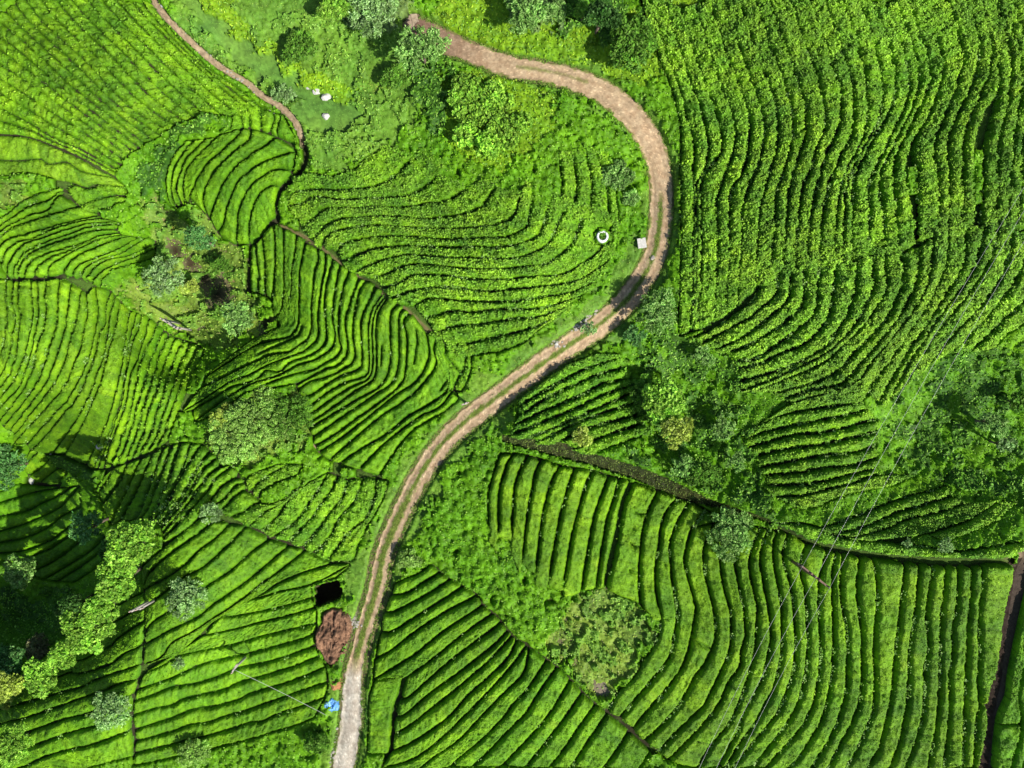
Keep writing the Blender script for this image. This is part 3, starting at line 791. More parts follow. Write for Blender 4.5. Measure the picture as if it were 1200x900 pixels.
def run_on(run):
    top2 = lambda x: float(np.interp(x, [790, 815, 845, 862, 878, 889, 960, 1040, 1100, 1150, 1230], [402, 394, 381, 367, 353, 334, 322, 306, 284, 276, 280]))-7
    out = []
    for ln, n in run:
        p0, p1 = ln[0], ln[-1]; e = [(p0[0]+dx*.8, p0[1]+dy) for dx, dy in ((-62, -150), (-50, -120), (-36, -85), (-22, -55), (-8, -25)) if p0[1]+dy > -30]
        yb = top2(p1[0]-8); H_ = max(yb-p1[1], 4); g_ = [(p1[0]-3*f-2*math.sin(f*3+p1[0]*.02), p1[1]+H_*f) for f in (.33, .66, 1.0)]
        a = cr(e+[tuple(p0)], 2.0)[:, :2] if len(e) > 0 else p0[None]; b = cr([tuple(p1)]+g_, 2.0)[:, :2]
        out.append((np.vstack([a[:-1], ln, b[1:]]), n, (len(a)-1)*2.0, (len(b)-1)*2.0))
    return out
def make_row(A, B, pl, seed):
    E0 = E1 = 0.0
    if pl['soft']:
        E0, E1 = pl['soft']
        if pl.get('run_on'): E0, E1 = pl['run_on']
        else: E0 = pl['soft'][0]*(1+.35*math.sin(seed*1.7)); E1 = pl['soft'][1]*(1+.35*math.sin(seed*2.9+1)); A = extend(A, E0, E1); B = extend(B, E0, E1)
    elif pl['ext'] != (0, 0): A = extend(A, *pl['ext']); B = extend(B, *pl['ext'])
    LA = np.hypot(*np.diff(A, axis=0).T).sum(); LB = np.hypot(*np.diff(B, axis=0).T).sum()
    n = max(5, int(max(LA, LB)/1.7)); A2, _ = resamp(A, n); B2, _ = resamp(B, n)
    wmid = np.hypot(*(B2-A2).T); m = int(np.clip(np.percentile(wmid, 75)/1.55, 5, 26))
    t = np.linspace(0, 1, m+1)[None, :]; s = np.linspace(0, 1, n)
    U = A2[:, :1]*(1-t)+B2[:, :1]*t; V = A2[:, 1:]*(1-t)+B2[:, 1:]*t
    L = .5*(LA+LB); dl = np.minimum(s, 1-s)*L
    wr = np.maximum(wmid, .1)[:, None]
    wob = vn(U/7, V/7, 2)*.55*pl['lump']+vn(U/2.6, V/2.6, 4)*.38*pl['lump']
    # single bushes along the row, a little apart from each other in height and colour
    unit = pl['unit']; sl = s[:, None]*L/unit+.35*vn(s[:, None]*L/unit*.9+seed*3.7, t*1.3+seed, 5); bid = np.floor(sl); fr = np.abs(sl-bid-.5)*2
    joint = np.clip((fr-.80)/.20, 0, 1)
    wob = wob-joint*.5*pl['lump']
    de = np.minimum(t, 1-t)*wr-pl['gap']*.62+wob; dend = dl[:, None]-pl['gap']*.8+wob
    if pl['soft']:
        L0 = s[:, None]*L; L1 = (1-s[:, None])*L
        core = sst(E0*.15, E0*1.35, L0+4*vn(U/5, V/5, 1))*sst(E1*.15, E1*1.35, L1+4*vn(U/5, V/5, 2))
        de = de+(1-core)*((2.9 if pl.get('run_on') else 2.6)+2.4*vn(U/4, V/4, 7)); dend = dend+1.5*vn(U/3, V/3, 5)
    d = np.minimum(de, dend)
    near_end = np.clip(1-dend/5, 0, 1)*np.clip(1-de/5, 0, 1); d = d-near_end*1.5
    d = np.minimum(d, samp(CD, U, V)*1.5-.7+.5*wob)
    d = d+np.clip(fbm(U/6, V/6, 7, 2)+.05, 0, 1)*pl['broken']*(dend > 1)
    x = np.clip(d/4.6, 0, 1); prof = (1-(1-x)**2.6)
    h = pl['H']*prof
    h = h*(1+.16*pl['lump']*fbm(U/9, V/9, 3, 2))+-prof*joint*.13*pl['lump']+prof*(.10*pl['lump']*vn(U/3.3, V/3.3, 1)+.11*vn(U/1.5, V/1.5, 6)+.12*vn(U/17, V/17, 0))
    h = h-samp(EXD, U, V)*1.6*pl['H']
    h = np.where(d <= 0, -.02+0*h, h)
    u = U.ravel(); v = V.ravel(); P = W3(u, v, 0); P[:, 2] += h.ravel()
    idx = np.arange(n*(m+1)).reshape(n, m+1)
    F = np.stack([idx[:-1, :-1], idx[1:, :-1], idx[1:, 1:], idx[:-1, 1:]], -1).reshape(-1, 4)
    keep = (h.ravel()[F] > .015).any(1); F = F[keep]
    if len(F) < 12: return
    # counter-clockwise seen from above
    a, b, c = P[F[:, 0]], P[F[:, 1]], P[F[:, 2]]; cz = np.cross(b-a, c-a)[:, 2]
    if np.median(cz) < 0: F = F[:, ::-1]
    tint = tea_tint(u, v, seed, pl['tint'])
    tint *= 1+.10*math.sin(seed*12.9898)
    bh = (np.sin(bid*127.1+seed*311.7)*43758.5453) % 1.0; bh = (bh*2-1)+0*U; bh2 = (np.sin(bid*269.5+seed*183.3)*43758.5453) % 1.0+0*U
    bc = 1+np.stack([.22*bh+.10*(bh2-.5), .17*bh, .1*bh], -1).reshape(-1, 3); tint = tint*bc*(1-.25*joint.reshape(-1, 1)+0*tint if joint.size == len(tint) else (1-.25*(joint+0*U).reshape(-1, 1)))
    hh = h.ravel(); low = 1-sst(.05, .5, hh/pl['H']); tint = tint*(1-low[:, None]*np.array([.55, .42, .2]))   # flanks darker towards the foot of the row
    area = keep.sum()*1.7*1.55
    vs, fs, ts = [P], [F], [tint]
    k = rng.poisson(area*(pl['leaf']*1.3+.10))
    if k > 0:
        j = F[rng.integers(0, len(F), k)]; w = rng.dirichlet((1, 1, 1, 1), k)
        p = (P[j]*w[..., None]).sum(1); p[:, 2] += .03+.10*rng.random(k)*(1+pl['lump']*.5)
        tc = (tint[j]*w[..., None]).sum(1)*(.6+.85*rng.random((k, 1)))*np.array([1.1, 1.05, 1.6])*np.array(TEA)
        big = rng.random(k) < pl['leaf']*1.3/(pl['leaf']*1.3+.10)
        tc = np.where(big[:, None], tc*np.array([1.55, 1.36, 3.4]), tc); p[:, 2] += big*.12
        lv, lf, lt = leaves(p, np.where(big, pl['lsize'], .17), tc/np.array(TEA), .72)
        lf = lf+len(P); vs.append(lv); fs.append(lf); ts.append(lt)
    V3 = np.vstack(vs); Fa = np.vstack(fs); used = np.unique(Fa); mp = np.zeros(len(V3), int); mp[used] = np.arange(len(used))
    if pl['soft']:
        q_ = 0 if pl.get('run_on') else .8; k0 = int(n*E0*q_/max(L, 1)); k1 = n-int(n*E1*q_/max(L, 1)); COV.__ior__(poly_mask(np.vstack([A2[k0:k1], B2[k0:k1][::-1]])))
    else: COV.__ior__(poly_mask(np.vstack([A2, B2[::-1]])))
    cen = ((u > 0) & (u < 1200) & (v > 0) & (v < 900)).mean()
    ROWS.append(dict(V=V3[used], F=mp[Fa], t=np.vstack(ts)[used], area=area*cen, plot=pl, mid=np.array([U.mean(), V.mean()])))
seed = 0
for pl in PLOTS:
    k = 0
    for run in (join_upper(parse(pl['txt'])) if pl['desc'].startswith('large') else parse(pl['txt'])):
        if pl['desc'] == 'upper right plot':
            ro = run_on(run); pl['ro'] = [(x[2], x[3]) for x in ro]; run = [(x[0], x[1]) for x in ro]
        for ri, ((a, na), (b, nb)) in enumerate(zip(run[:-1], run[1:])):
            if 'ro' in pl: pl['run_on'] = tuple(np.mean([pl['ro'][ri], pl['ro'][ri+1]], 0))
            na = max(1, na); nn = max(len(a), len(b)); a2, _ = resamp(a, nn); b2, _ = resamp(b, nn)
            for i in range(na):
                seed += 1; before = len(ROWS)
                make_row(a2+(b2-a2)*i/na, a2+(b2-a2)*(i+1)/na, pl, seed)
                if len(ROWS) > before: k += 1; ROWS[-1]['ord'] = k
            if rng.random() < 1: SEAMS.append((a, pl))
print('rows', len(ROWS), 'tris', sum(len(r['F'])*2 for r in ROWS), time.time()-T0)
order = sorted(range(len(ROWS)), key=lambda i: -ROWS[i]['area'])
keep = set(order[:296]); rest = []
for i, r in enumerate(ROWS):
    if i in keep:
        org = r['V'].mean(0); org[2] = r['V'][:, 2].min()
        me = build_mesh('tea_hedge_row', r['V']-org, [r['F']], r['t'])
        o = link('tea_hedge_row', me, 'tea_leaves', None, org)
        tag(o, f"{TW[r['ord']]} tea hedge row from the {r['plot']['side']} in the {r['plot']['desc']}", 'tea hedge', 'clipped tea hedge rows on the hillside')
    else: rest.append(r)
if rest:
    off = 0; Fs = []
    for r in rest: Fs.append(r['F']+off); off += len(r['V'])
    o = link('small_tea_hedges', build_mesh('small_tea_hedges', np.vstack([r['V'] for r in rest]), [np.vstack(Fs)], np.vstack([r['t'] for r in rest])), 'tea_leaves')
    tag(o, 'short narrow tea hedges filling the ends and corners of the plots', 'tea hedge', None, 'stuff')

# ------------------------------------------------------------------ ground cover classes
# 0 tea thicket, 1 rough grass, 2 dark shrubs and shade on the outer bank, 3 dry brush, 4 bare, 5 short grass lane, 6 lime weeds, 7 bank, 8 grey-green shrubs
CL = np.zeros((RH, RW), int)
CL[poly_mask([(195,-60),(478,-60),(480,20),(505,70),(495,120),(470,170),(430,182),(390,200),(362,205),(352,170),(345,150),(300,110),(240,60),(200,25)])] = 1
CL[poly_mask([(205,-10),(235,-10),(300,48),(345,88),(400,112),(425,135),(400,160),(365,150),(340,118),(290,80),(240,35)])] = 5
CL[poly_mask([(225,-5),(270,-5),(300,40),(350,75),(395,95),(430,108),(425,125),(395,115),(345,90),(300,50),(250,18)])] = 6
CL[poly_mask([(420,45),(455,60),(480,95),(480,140),(440,140),(410,110),(400,80)])] = 1
CL[poly_mask([(478,78),(522,74),(528,120),(520,150),(500,148),(485,110)])] = 2
CL[poly_mask([(515,-60),(840,-60),(800,50),(775,95),(740,90),(680,75),(600,60),(540,45),(515,20)])] = 6
CL[poly_mask([(522,92),(600,88),(642,108),(655,150),(625,185),(560,195),(528,165)])] = 6
CL[poly_mask([(650,-10),(760,-10),(735,30),(730,50),(700,55),(690,30),(655,40)])] = 2
CL[poly_mask([(400,-60),(475,-60),(478,25),(440,40),(410,20)])] = 8
CL[poly_mask([(590,-60),(660,-60),(665,30),(620,35),(590,20)])] = 8
CL[poly_mask([(1050,430),(1090,405),(1140,410),(1230,395),(1230,590),(1150,580),(1110,565),(1060,545),(1040,500)])] = 2
CL[poly_mask([(745,385),(790,372),(830,390),(880,410),(882,470),(890,540),(905,580),(905,612),(860,592),(800,566),(742,540),(735,470)])] = 2
CL[poly_mask([(163,190),(185,180),(200,160),(225,140),(262,132),(245,152),(215,168),(203,185),(194,210),(190,236),(175,228),(163,212)])] = 2  # shade along the outer bank, put in as dark shrub cover
for pm_ in (GULLY, BRUSH, OLIVE):
    q_ = blur(poly_mask(pm_).astype(float), 7)+.55*fbm(UU/12, VV/12, 3, 4); CL[(q_ > .55) & (CL != 4)] = 3
CL[poly_mask([(-10,215),(30,212),(34,225),(28,240),(10,250),(-10,252)])] = 3
CL[poly_mask([(250,880),(320,868),(370,850),(392,860),(385,920),(240,920)])] = 0
CL[poly_mask([(35,505),(60,500),(120,540),(110,562),(92,560),(60,540),(40,528)])] = 2
CL[poly_mask([(90,700),(150,690),(60,760),(0,790),(0,690)])] = 2
# verges of the road
vr = (RD < 25) & (RD > 12); CL[vr & (CL == 0) & (VV > 300)] = 1; CL[(RD < 20) & (CL == 0)] = 1
CL[poly_mask([(735,290),(758,255),(752,230),(760,215),(768,260),(760,300),(735,335),(690,375),(655,400),(620,425),(600,440),(590,440),(640,395),(680,360),(715,330)])] = 1
CL[poly_mask([(400,640),(432,650),(425,700),(410,715),(402,690),(400,665)])] = 1
CL[poly_mask([(520,490),(545,470),(560,440),(600,425),(560,470),(510,520),(480,560),(460,600),(445,640),(432,640),(450,590),(480,540)])] = 1
CL[bs & (UU > 588) & (UU < 905)] = 7
FD = np.full((RH, RW), 60.0); stroke_dist(FD, cr(FOOT1)[:, :2], 20); fd2 = np.full((RH, RW), 60.0); stroke_dist(fd2, cr(FOOT2)[:, :2], 20)
PD = np.full((RH, RW), 60.0); stroke_dist(PD, cr(PATHR)[:, :2], 20)
pathr = poly_mask([(1190,661),(1185,690),(1177,720),(1173,753),(1167,789),(1157,825),(1157,850),(1147,905),(1140,960),(1160,960),(1163,905),(1169,845),(1180,815),(1183,790),(1193,740),(1204,690),(1215,660),(1215,640),(1195,648)])
CL[(FD < 4) | (fd2 < 2) | pathr | (DD < 3)] = 4
CL[orm(PIT, SOILHEAP)] = 4
CL[(RD < 14)] = 4
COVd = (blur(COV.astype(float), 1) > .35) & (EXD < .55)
def box_mean(m, r):
    a = np.pad(m.astype(float), r, mode='edge'); k = 2*r+1
    c = np.cumsum(np.vstack([np.zeros((1, a.shape[1])), a]), 0); a = (c[k:]-c[:-k])/k
    c = np.cumsum(np.hstack([np.zeros((a.shape[0], 1)), a]), 1); return (c[:, k:]-c[:, :-k])/k
FREE = ~COVd
OPEN = box_mean(box_mean(FREE, 5) > .985, 6) > .005
NARROW = FREE & ~OPEN
CL[NARROW & ((CL == 0) | (CL == 1))] = 9
# ragged class borders
WU = (UU+20*fbm(UU/15, VV/15, 2, 4)+3.5*vn(UU/2.5, VV/2.5, 5)); WV = (VV+20*fbm(UU/15, VV/15, 6, 4)+3.5*vn(UU/2.5, VV/2.5, 1))
C2 = near(CL, WU, WV); hard = (CL == 4) | (C2 == 4) | (CL == 9) | (C2 == 9) | (CL == 7) | (C2 == 7)
CL = np.where(hard, CL, C2)
# mixed growth in the top clearing and the brush
CL = np.where((CL == 2) & (UU > 730) & (fbm(UU/13, VV/13, 3, 3) > .06), 0, CL)
n_ = fbm(UU/16, VV/16, 5, 3); CL = np.where((CL == 1) & (VV < 200) & (UU < 560) & (n_ > .12), 10, CL); CL = np.where((CL == 3) & (fbm(UU/10, VV/10, 4, 3) > .22), 10, CL)
# ------------------------------------------------------------------ ground sheet
gcol = {0: (.05, .085, .012), 1: (.11, .18, .03), 2: (.02, .032, .01), 3: (.135, .125, .06), 4: (.16, .10, .07), 5: (.105, .19, .045), 6: (.13, .19, .02), 7: (.03, .028, .014), 8: (.08, .12, .05), 9: (.055, .105, .016), 10: (.07, .11, .03)}
lut = np.array([gcol[i] for i in range(11)])
GC = lut[CL]
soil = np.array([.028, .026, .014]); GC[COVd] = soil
GC[(FD < 4)] = (.27, .20, .13); GC[(fd2 < 2) & ~COVd] = (.18, .15, .07); GC[fd2 < 1.4] = (.17, .14, .06)
GC[pathr] = (.06, .045, .035); GC[DD < 3] = (.03, .028, .016)
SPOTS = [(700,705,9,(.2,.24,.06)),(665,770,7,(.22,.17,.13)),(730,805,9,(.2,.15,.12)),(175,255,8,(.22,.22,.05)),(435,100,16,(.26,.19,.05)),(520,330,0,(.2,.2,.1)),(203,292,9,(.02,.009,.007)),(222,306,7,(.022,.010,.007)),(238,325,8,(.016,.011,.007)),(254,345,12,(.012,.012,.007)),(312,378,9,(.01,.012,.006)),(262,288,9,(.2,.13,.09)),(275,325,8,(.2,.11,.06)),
 (178,240,9,(.24,.2,.07)),(200,262,9,(.2,.2,.03)),(745,265,9,(.22,.14,.07)),(757,220,7,(.28,.2,.08)),(652,390,9,(.2,.16,.10)),(515,498,7,(.25,.16,.08)),(366,524,6,(.26,.19,.11)),(392,803,8,(.32,.17,.09)),(410,728,8,(.5,.42,.38)),
 (690,722,12,(.2,.18,.13)),(712,808,13,(.2,.165,.13)),(735,794,8,(.15,.12,.1)),(720,712,8,(.25,.2,.05)),(690,372,10,(.3,.26,.2)),(570,440,10,(.22,.19,.07)),(470,560,5,(.2,.2,.05)),(1192,650,8,(.3,.22,.13)),(362,700,4,(.3,.2,.1)),(385,860,6,(.16,.13,.1)),(480,12,5,(.38,.32,.24)),(484,26,8,(.3,.23,.17))]
for su, sv, sr, sc in SPOTS:
    if sr == 0: continue
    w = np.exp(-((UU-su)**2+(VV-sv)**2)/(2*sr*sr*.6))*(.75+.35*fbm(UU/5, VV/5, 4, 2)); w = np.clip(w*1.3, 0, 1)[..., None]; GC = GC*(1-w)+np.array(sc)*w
PB = blur(pitm.astype(float), 1); GC = np.where((PB > .25)[..., None], np.array([.03, .02, .014]), GC)  # shade inside the pit, painted into the ground colour
GC = np.stack([blur(GC[..., i], 1) for i in range(3)], -1)
def axis(lo, hi, st, far):
    a = list(np.arange(lo, hi+.1, st)); x = hi; d = st*2
    while x < far: x += d; d *= 1.35; a.append(x)
    x = lo; d = st*2
    while x > (lo+hi)-far: x -= d; d *= 1.35; a.insert(0, x)
    return np.array(a)
au = axis(-60, 1260, 2.7, 9000); av = axis(-60, 960, 2.7, 8700)
U, V = np.meshgrid(au, av); u = U.ravel(); v = V.ravel()
P = W3(u, v, 0); P[:, 2] += fbm(u/6, v/6, 2, 2)*.04
ou = np.clip(np.maximum(np.abs(u-600)-720, np.abs(v-450)-570), 0, None)
P[:, 2] -= 0*ou
idx = np.arange(U.size).reshape(U.shape)
F = np.stack([idx[:-1, :-1], idx[1:, :-1], idx[1:, 1:], idx[:-1, 1:]], -1).reshape(-1, 4)
tint = np.stack([samp(GC[..., i], u, v) for i in range(3)], -1)
far_ = sst(0, 60, ou)[:, None]; tint = tint*(1-far_)+np.array([.06, .14, .012])*far_
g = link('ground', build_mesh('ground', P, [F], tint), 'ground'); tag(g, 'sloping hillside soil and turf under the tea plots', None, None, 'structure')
def T_at_xy_ok(): return True

# ------------------------------------------------------------------ dirt road
def ribbon(name, line, hw, lift, mat_name, colf, cols=15, label=None):
    c = line[:, :2]; tg = np.gradient(c, axis=0); tg /= np.linalg.norm(tg, axis=1)[:, None]; nr = np.stack([-tg[:, 1], tg[:, 0]], 1)
    tt = np.linspace(-1, 1, cols)[None, :]; hwv = np.asarray(hw)[:, None]
    ed = 1+.10*vn(c[:, :1]/6+tt*3, c[:, 1:]/6, 3)*(np.abs(tt) > .8)
    U = c[:, :1]+nr[:, :1]*tt*hwv*ed; V = c[:, 1:]+nr[:, 1:]*tt*hwv*ed
    n = len(c); u = U.ravel(); v = V.ravel(); P = W3(u, v, lift)
    t2 = np.repeat(tt, n, 0).ravel(); s2 = np.repeat(np.arange(n)/n, cols)
    dz, col = colf(u, v, t2, s2); P[:, 2] += dz
    idx = np.arange(n*cols).reshape(n, cols); F = np.stack([idx[:-1, :-1], idx[1:, :-1], idx[1:, 1:], idx[:-1, 1:]], -1).reshape(-1, 4)
    a, b, cc = P[F[:, 0]], P[F[:, 1]], P[F[:, 2]]
    if np.median(np.cross(b-a, cc-a)[:, 2]) < 0: F = F[:, ::-1]
    return link(name, build_mesh(name, P, [F], col), mat_name)
def road_col(u, v, t, s):
    # t = +1 lies on the outer (right-hand) side in the photograph
    n1 = fbm(u/5, v/5, 1, 3); n2 = fbm(u/1.6, v/1.6, 4, 2)
    low = sst(775, 800, v)
    cA = np.array([.46, .345, .215]); cB = np.array([.27, .17, .095]); cC = np.array([.48, .44, .36]); gr = np.array([.12, .16, .03]); dk = np.array([.17, .105, .075])
    top = 1-sst(520, 600, u)*1.0
    col = np.repeat(cA[None], len(u), 0); k = sst(-.2, .6, n1)[:, None]; col = col*(1-.45*k)+cB*.45*k
    col = np.where((v < 150)[:, None], col*.9, col)
    w = np.where(v < 120, (1-sst(480, 600, u)), 0)[:, None]; col = col*(1-w)+dk*w
    outer = np.where(v > 95, t, -t)
    rb = (sst(.25, .7, -outer)*sst(300, 380, v)*(1-low))[:, None]
    col = col*(1-low[:, None])+cC*low[:, None]
    # centre grass, from just below the top bend to the concrete
    gs = sst(215, 250, v)*(1-sst(745, 800, v)); gs = np.maximum(gs, .45*((v < 100) & (u > 605) & (u < 690)))
    off = np.where(v < 100, -.12, .05)
    wgt = np.clip(1-np.abs(t-off)/.26+.55*n1+.2*n2, 0, 1)*gs*sst(0, .2, 1-np.abs(t))
    wide = sst(560, 600, v); wgt = np.maximum(wgt, np.clip(1.25-np.abs(t)/.42+.4*n1, 0, 1)*wide*gs)
    wgt = np.clip(wgt*1.6, 0, 1)[:, None]; col = col*(1-wgt)+gr*wgt*(1+.5*n2[:, None])
    sh = sst(.25, .75, np.abs(t)-.12+0*n1)
    edge = np.clip((np.abs(t)-.78)*6+1.5*n1+.9*n2, 0, 1)[:, None]; col = col*(1-edge)+np.array([.15, .16, .05])*edge
    rut = np.exp(-((np.abs(t-.02)-.52)/.13)**2)*(v > 110)*(1-low); n3 = vn(u/.9, v/.9, 2); col = col*(1-.22*rut[:, None])*(1+.20*n2[:, None]+.26*n1[:, None]+.12*n3[:, None]+.6*(n3 > .78)[:, None])
    dz = .03+.05*np.exp(-(t/.35)**2)-.05*np.exp(-((np.abs(t)-.6)/.2)**2)+.02*n2-.10*sst(.9, 1.0, np.abs(t))
    return dz, np.clip(col, .02, 1)
rr_ = cr(ROAD, 1.6); rr_[:, 2] *= .95-.10*sst(450, 560, rr_[:, 1])*(1-sst(760, 810, rr_[:, 1])); rr_[:, 2] += 1.1*fbm(rr_[:, 0]/14, rr_[:, 1]/14, 3, 3)
o = ribbon('dirt_road', rr_, rr_[:, 2], .05, 'road', road_col, 27); tag(o, 'winding tan dirt road with two wheel ruts and a grassy centre', None, None, 'structure')
def foot_col(u, v, t, s):
    n = fbm(u/2.5, v/2.5, 2, 2); c = np.array([.31, .24, .155])[None]*(1+.5*n[:, None]); return .02*n-.08*sst(.7, 1, np.abs(t)), np.clip(c, .03, 1)
f1 = cr(FOOT1, 1.5); o = ribbon('footpath', f1, np.full(len(f1), 2.3)+fbm(f1[:, 0]/7, f1[:, 1]/7, 1, 3)*2.2, .05, 'road', foot_col, 9); tag(o, 'brown stony footpath along the top left plot', None, None, 'structure')
f2 = cr(FOOT2, 1.5); o = ribbon('footpath', f2, np.full(len(f2), 1.1), .06, 'road', lambda u, v, t, s: (0*u, np.repeat(np.array([[.15, .13, .055]]), len(u), 0)), 5); tag(o, 'faint brown track between the middle plots', None, None, 'structure')
def soil_col(u, v, t, s):
    n = fbm(u/3, v/3, 2, 3); return .05*n, np.array([.040, .028, .022])[None]*(1+.6*n[:, None])
f3 = cr(PATHR, 1.5); o = ribbon('soil_path', f3, np.full(len(f3), 5.6), .03, 'road', soil_col, 13); tag(o, 'dark bare soil path at the right edge', None, None, 'structure')
f4 = cr([(478,-30),(481,0),(484,14),(488,30)], 1.5); o = ribbon('footpath', f4, np.full(len(f4), 3.6), .045, 'road', lambda u, v, t, s: (0*u, np.array([.36, .29, .21])[None]*(1+.4*fbm(u/3, v/3, 1, 2)[:, None])), 7); tag(o, 'pale path leaving the top end of the road', None, None, 'structure')

# ------------------------------------------------------------------ thicket canopy and loose growth
def domes(u, v, cell, k):
    """rounded bush tops: height 0..1 of the nearest jittered bush"""
    cu = np.floor(u/cell).astype(int); cv = np.floor(v/cell).astype(int); best = np.full(u.shape, 0.0); idb = np.zeros(u.shape)
    for i in (-1, 0, 1):
        for j in (-1, 0, 1):
            a = (cu+i) & 255; b = (cv+j) & 255
            jx = TAB[k % 8, b, a]; jy = TAB[(k+1) % 8, b, a]; rr = .62+.45*TAB[(k+2) % 8, b, a]
            d = np.hypot(u/cell-(cu+i+.15+.7*jx), v/cell-(cv+j+.15+.7*jy))/rr
            hgt = np.sqrt(np.clip(1-d*d, 0, 1))*(.6+.4*TAB[(k+3) % 8, b, a]); w = hgt > best; best = np.where(w, hgt, best); idb = np.where(w, TAB[(k+4) % 8, b, a], idb)
    return best, idb
ST = 1.6
au = np.arange(-40, 1241, ST); av = np.arange(-40, 941, ST); U, V = np.meshgrid(au, av)
cl = near(CL, U, V); free = 1-samp(blur(COVd.astype(float), 1), U, V)
bare = samp(blur(((CL == 4) | (RD < 16)).astype(float), 1), U, V)
d1, id1 = domes(U+3*vn(U/6,V/6,1), V+3*vn(U/6,V/6,2), 8.0, 0); rt = sst(770, 800, U); sh_ = U+.30*(V-200); da, ida = domes((sh_+4*vn(U/14, V/14, 1))*.72, (V+4*vn(U/9, V/9, 2))*.42, 8.0, 1)
d1 = d1*(1-rt)+np.clip(da*.8+.3*d1, 0, 1)*rt
d2, id2 = domes(U+300, V+500, 15, 2); d3, _ = domes(U, V, 4.2, 3)
hc = np.where(cl == 0, -.04+.95*d1+.25*d3*d1, 0); hc = np.where(cl == 10, .02+.62*d1+.35*d3, hc); hc = np.where(cl == 2, -.15+1.15*d2+.35*d1+.2*d3, hc); hc = np.where(cl == 8, .1+1.0*d2+.3*d3, hc)
hc = np.where(cl == 6, .05+.45*d1+.2*d3, hc); hc = np.where(cl == 3, -.2+.38*d1+.22*d3+.25*fbm(U/9, V/9, 6, 3), hc); hc = np.where(cl == 7, -.1+.35*d3, hc)
hc = hc+(cl != 1)*(cl != 4)*(cl != 5)*(cl != 9)*(.10*fbm(U/2.4, V/2.4, 2, 2))
hc = np.where(cl == 1, .0+.34*d3+.2*d1, hc); hc = np.where(cl == 5, .01+.06*d3, hc); hc = np.where((cl == 4) | (cl == 9), -1, hc)
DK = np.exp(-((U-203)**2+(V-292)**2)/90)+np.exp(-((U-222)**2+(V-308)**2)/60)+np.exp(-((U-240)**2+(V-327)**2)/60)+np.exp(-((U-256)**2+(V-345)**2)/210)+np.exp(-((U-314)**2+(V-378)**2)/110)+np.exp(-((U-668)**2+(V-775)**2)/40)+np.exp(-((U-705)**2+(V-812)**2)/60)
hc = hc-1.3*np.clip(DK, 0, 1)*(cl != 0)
hc = hc*sst(.25, .8, free)-.6*bare-.4*(1-sst(.2, .6, free))
kk = hc > 0
idx = np.arange(U.size).reshape(U.shape); u = U.ravel(); v = V.ravel()
F = np.stack([idx[:-1, :-1], idx[1:, :-1], idx[1:, 1:], idx[:-1, 1:]], -1).reshape(-1, 4)
hr = hc.ravel(); clr = cl.ravel()
ccol = {1: (.13, .24, .03), 5: (.12, .22, .04), 10: (.13, .24, .03), 0: (.105, .24, .007), 2: (.05, .12, .014), 3: (.17, .24, .04), 6: (.17, .29, .012), 7: (.04, .042, .016), 8: (.12, .18, .06)}
lutc = np.zeros((11, 3))
for k_, c_ in ccol.items(): lutc[k_] = c_
tn = lutc[clr]*(1+.30*fbm(u/14, v/14, 5, 3)+.30*vn(u/2, v/2, 3)+.35*(id1.ravel()-.5))[:, None]
tn *= (1+.25*fbm(u/30, v/30, 0, 2))[:, None]**np.array([1.6, 1, .5])
names = {1: ('grass', 'rough grass along the road verges and the top clearing'), 5: ('short_grass', 'short grass lane beside the footpath'), 10: ('mixed_undergrowth', 'mixed green weeds and low bushes in the clearings'), 0: ('tea_bush_thicket', 'untrimmed leafy tea bushes filling the plots without clear rows'), 2: ('dark_shrub_thicket', 'tangled dark green shrubs in the gullies, also drawn as bank shade'), 3: ('dry_brush', 'low olive and brown brush in the gullies and clearings'), 6: ('lime_weeds', 'yellow green weeds along the top of the road'), 7: ('bank_weeds', 'dark weeds on the earth bank'), 8: ('grey_shrub_thicket', 'grey green shrubs at the top edge')}
LD = {9: (.22, .17, .14), 10: (.24, .27, .3), 0: (.17, .26, .24), 2: (.2, .36, .34), 3: (.13, .27, .3), 6: (.16, .30, .26), 7: (.42, .2, .22), 8: (.15, .30, .3), 1: (.18, .22, .16), 5: (.12, .16, .1)}
PAL = {9: [(.08, .14, .02), (.12, .18, .04)], 10: [(.15, .31, .03), (.22, .39, .06), (.31, .46, .12), (.10, .22, .03), (.30, .42, .07)], 0: [(.13, .28, .008), (.20, .37, .016), (.07, .18, .006), (.30, .45, .09), (.16, .33, .01), (.10, .24, .008)], 2: [(.10, .22, .02), (.15, .31, .03), (.05, .14, .012), (.28, .44, .09), (.18, .35, .05), (.12, .27, .03)],
       3: [(.24, .36, .05), (.17, .31, .035), (.30, .30, .12), (.11, .22, .02), (.38, .47, .07), (.22, .40, .05), (.19, .35, .04)], 6: [(.24, .40, .02), (.33, .48, .03), (.14, .28, .02), (.24, .40, .08), (.38, .48, .05)],
       7: [(.08, .11, .02), (.22, .28, .06), (.05, .06, .02), (.16, .19, .05), (.11, .18, .03)], 8: [(.15, .22, .09), (.21, .28, .14), (.1, .16, .06)],
       1: [(.19, .32, .04), (.14, .26, .03), (.26, .36, .07), (.11, .22, .03), (.24, .27, .07)], 5: [(.15, .26, .05), (.20, .31, .07), (.11, .21, .04), (.24, .33, .08)]}
inbox = (U > -30) & (U < 1230) & (V > -30) & (V < 930)
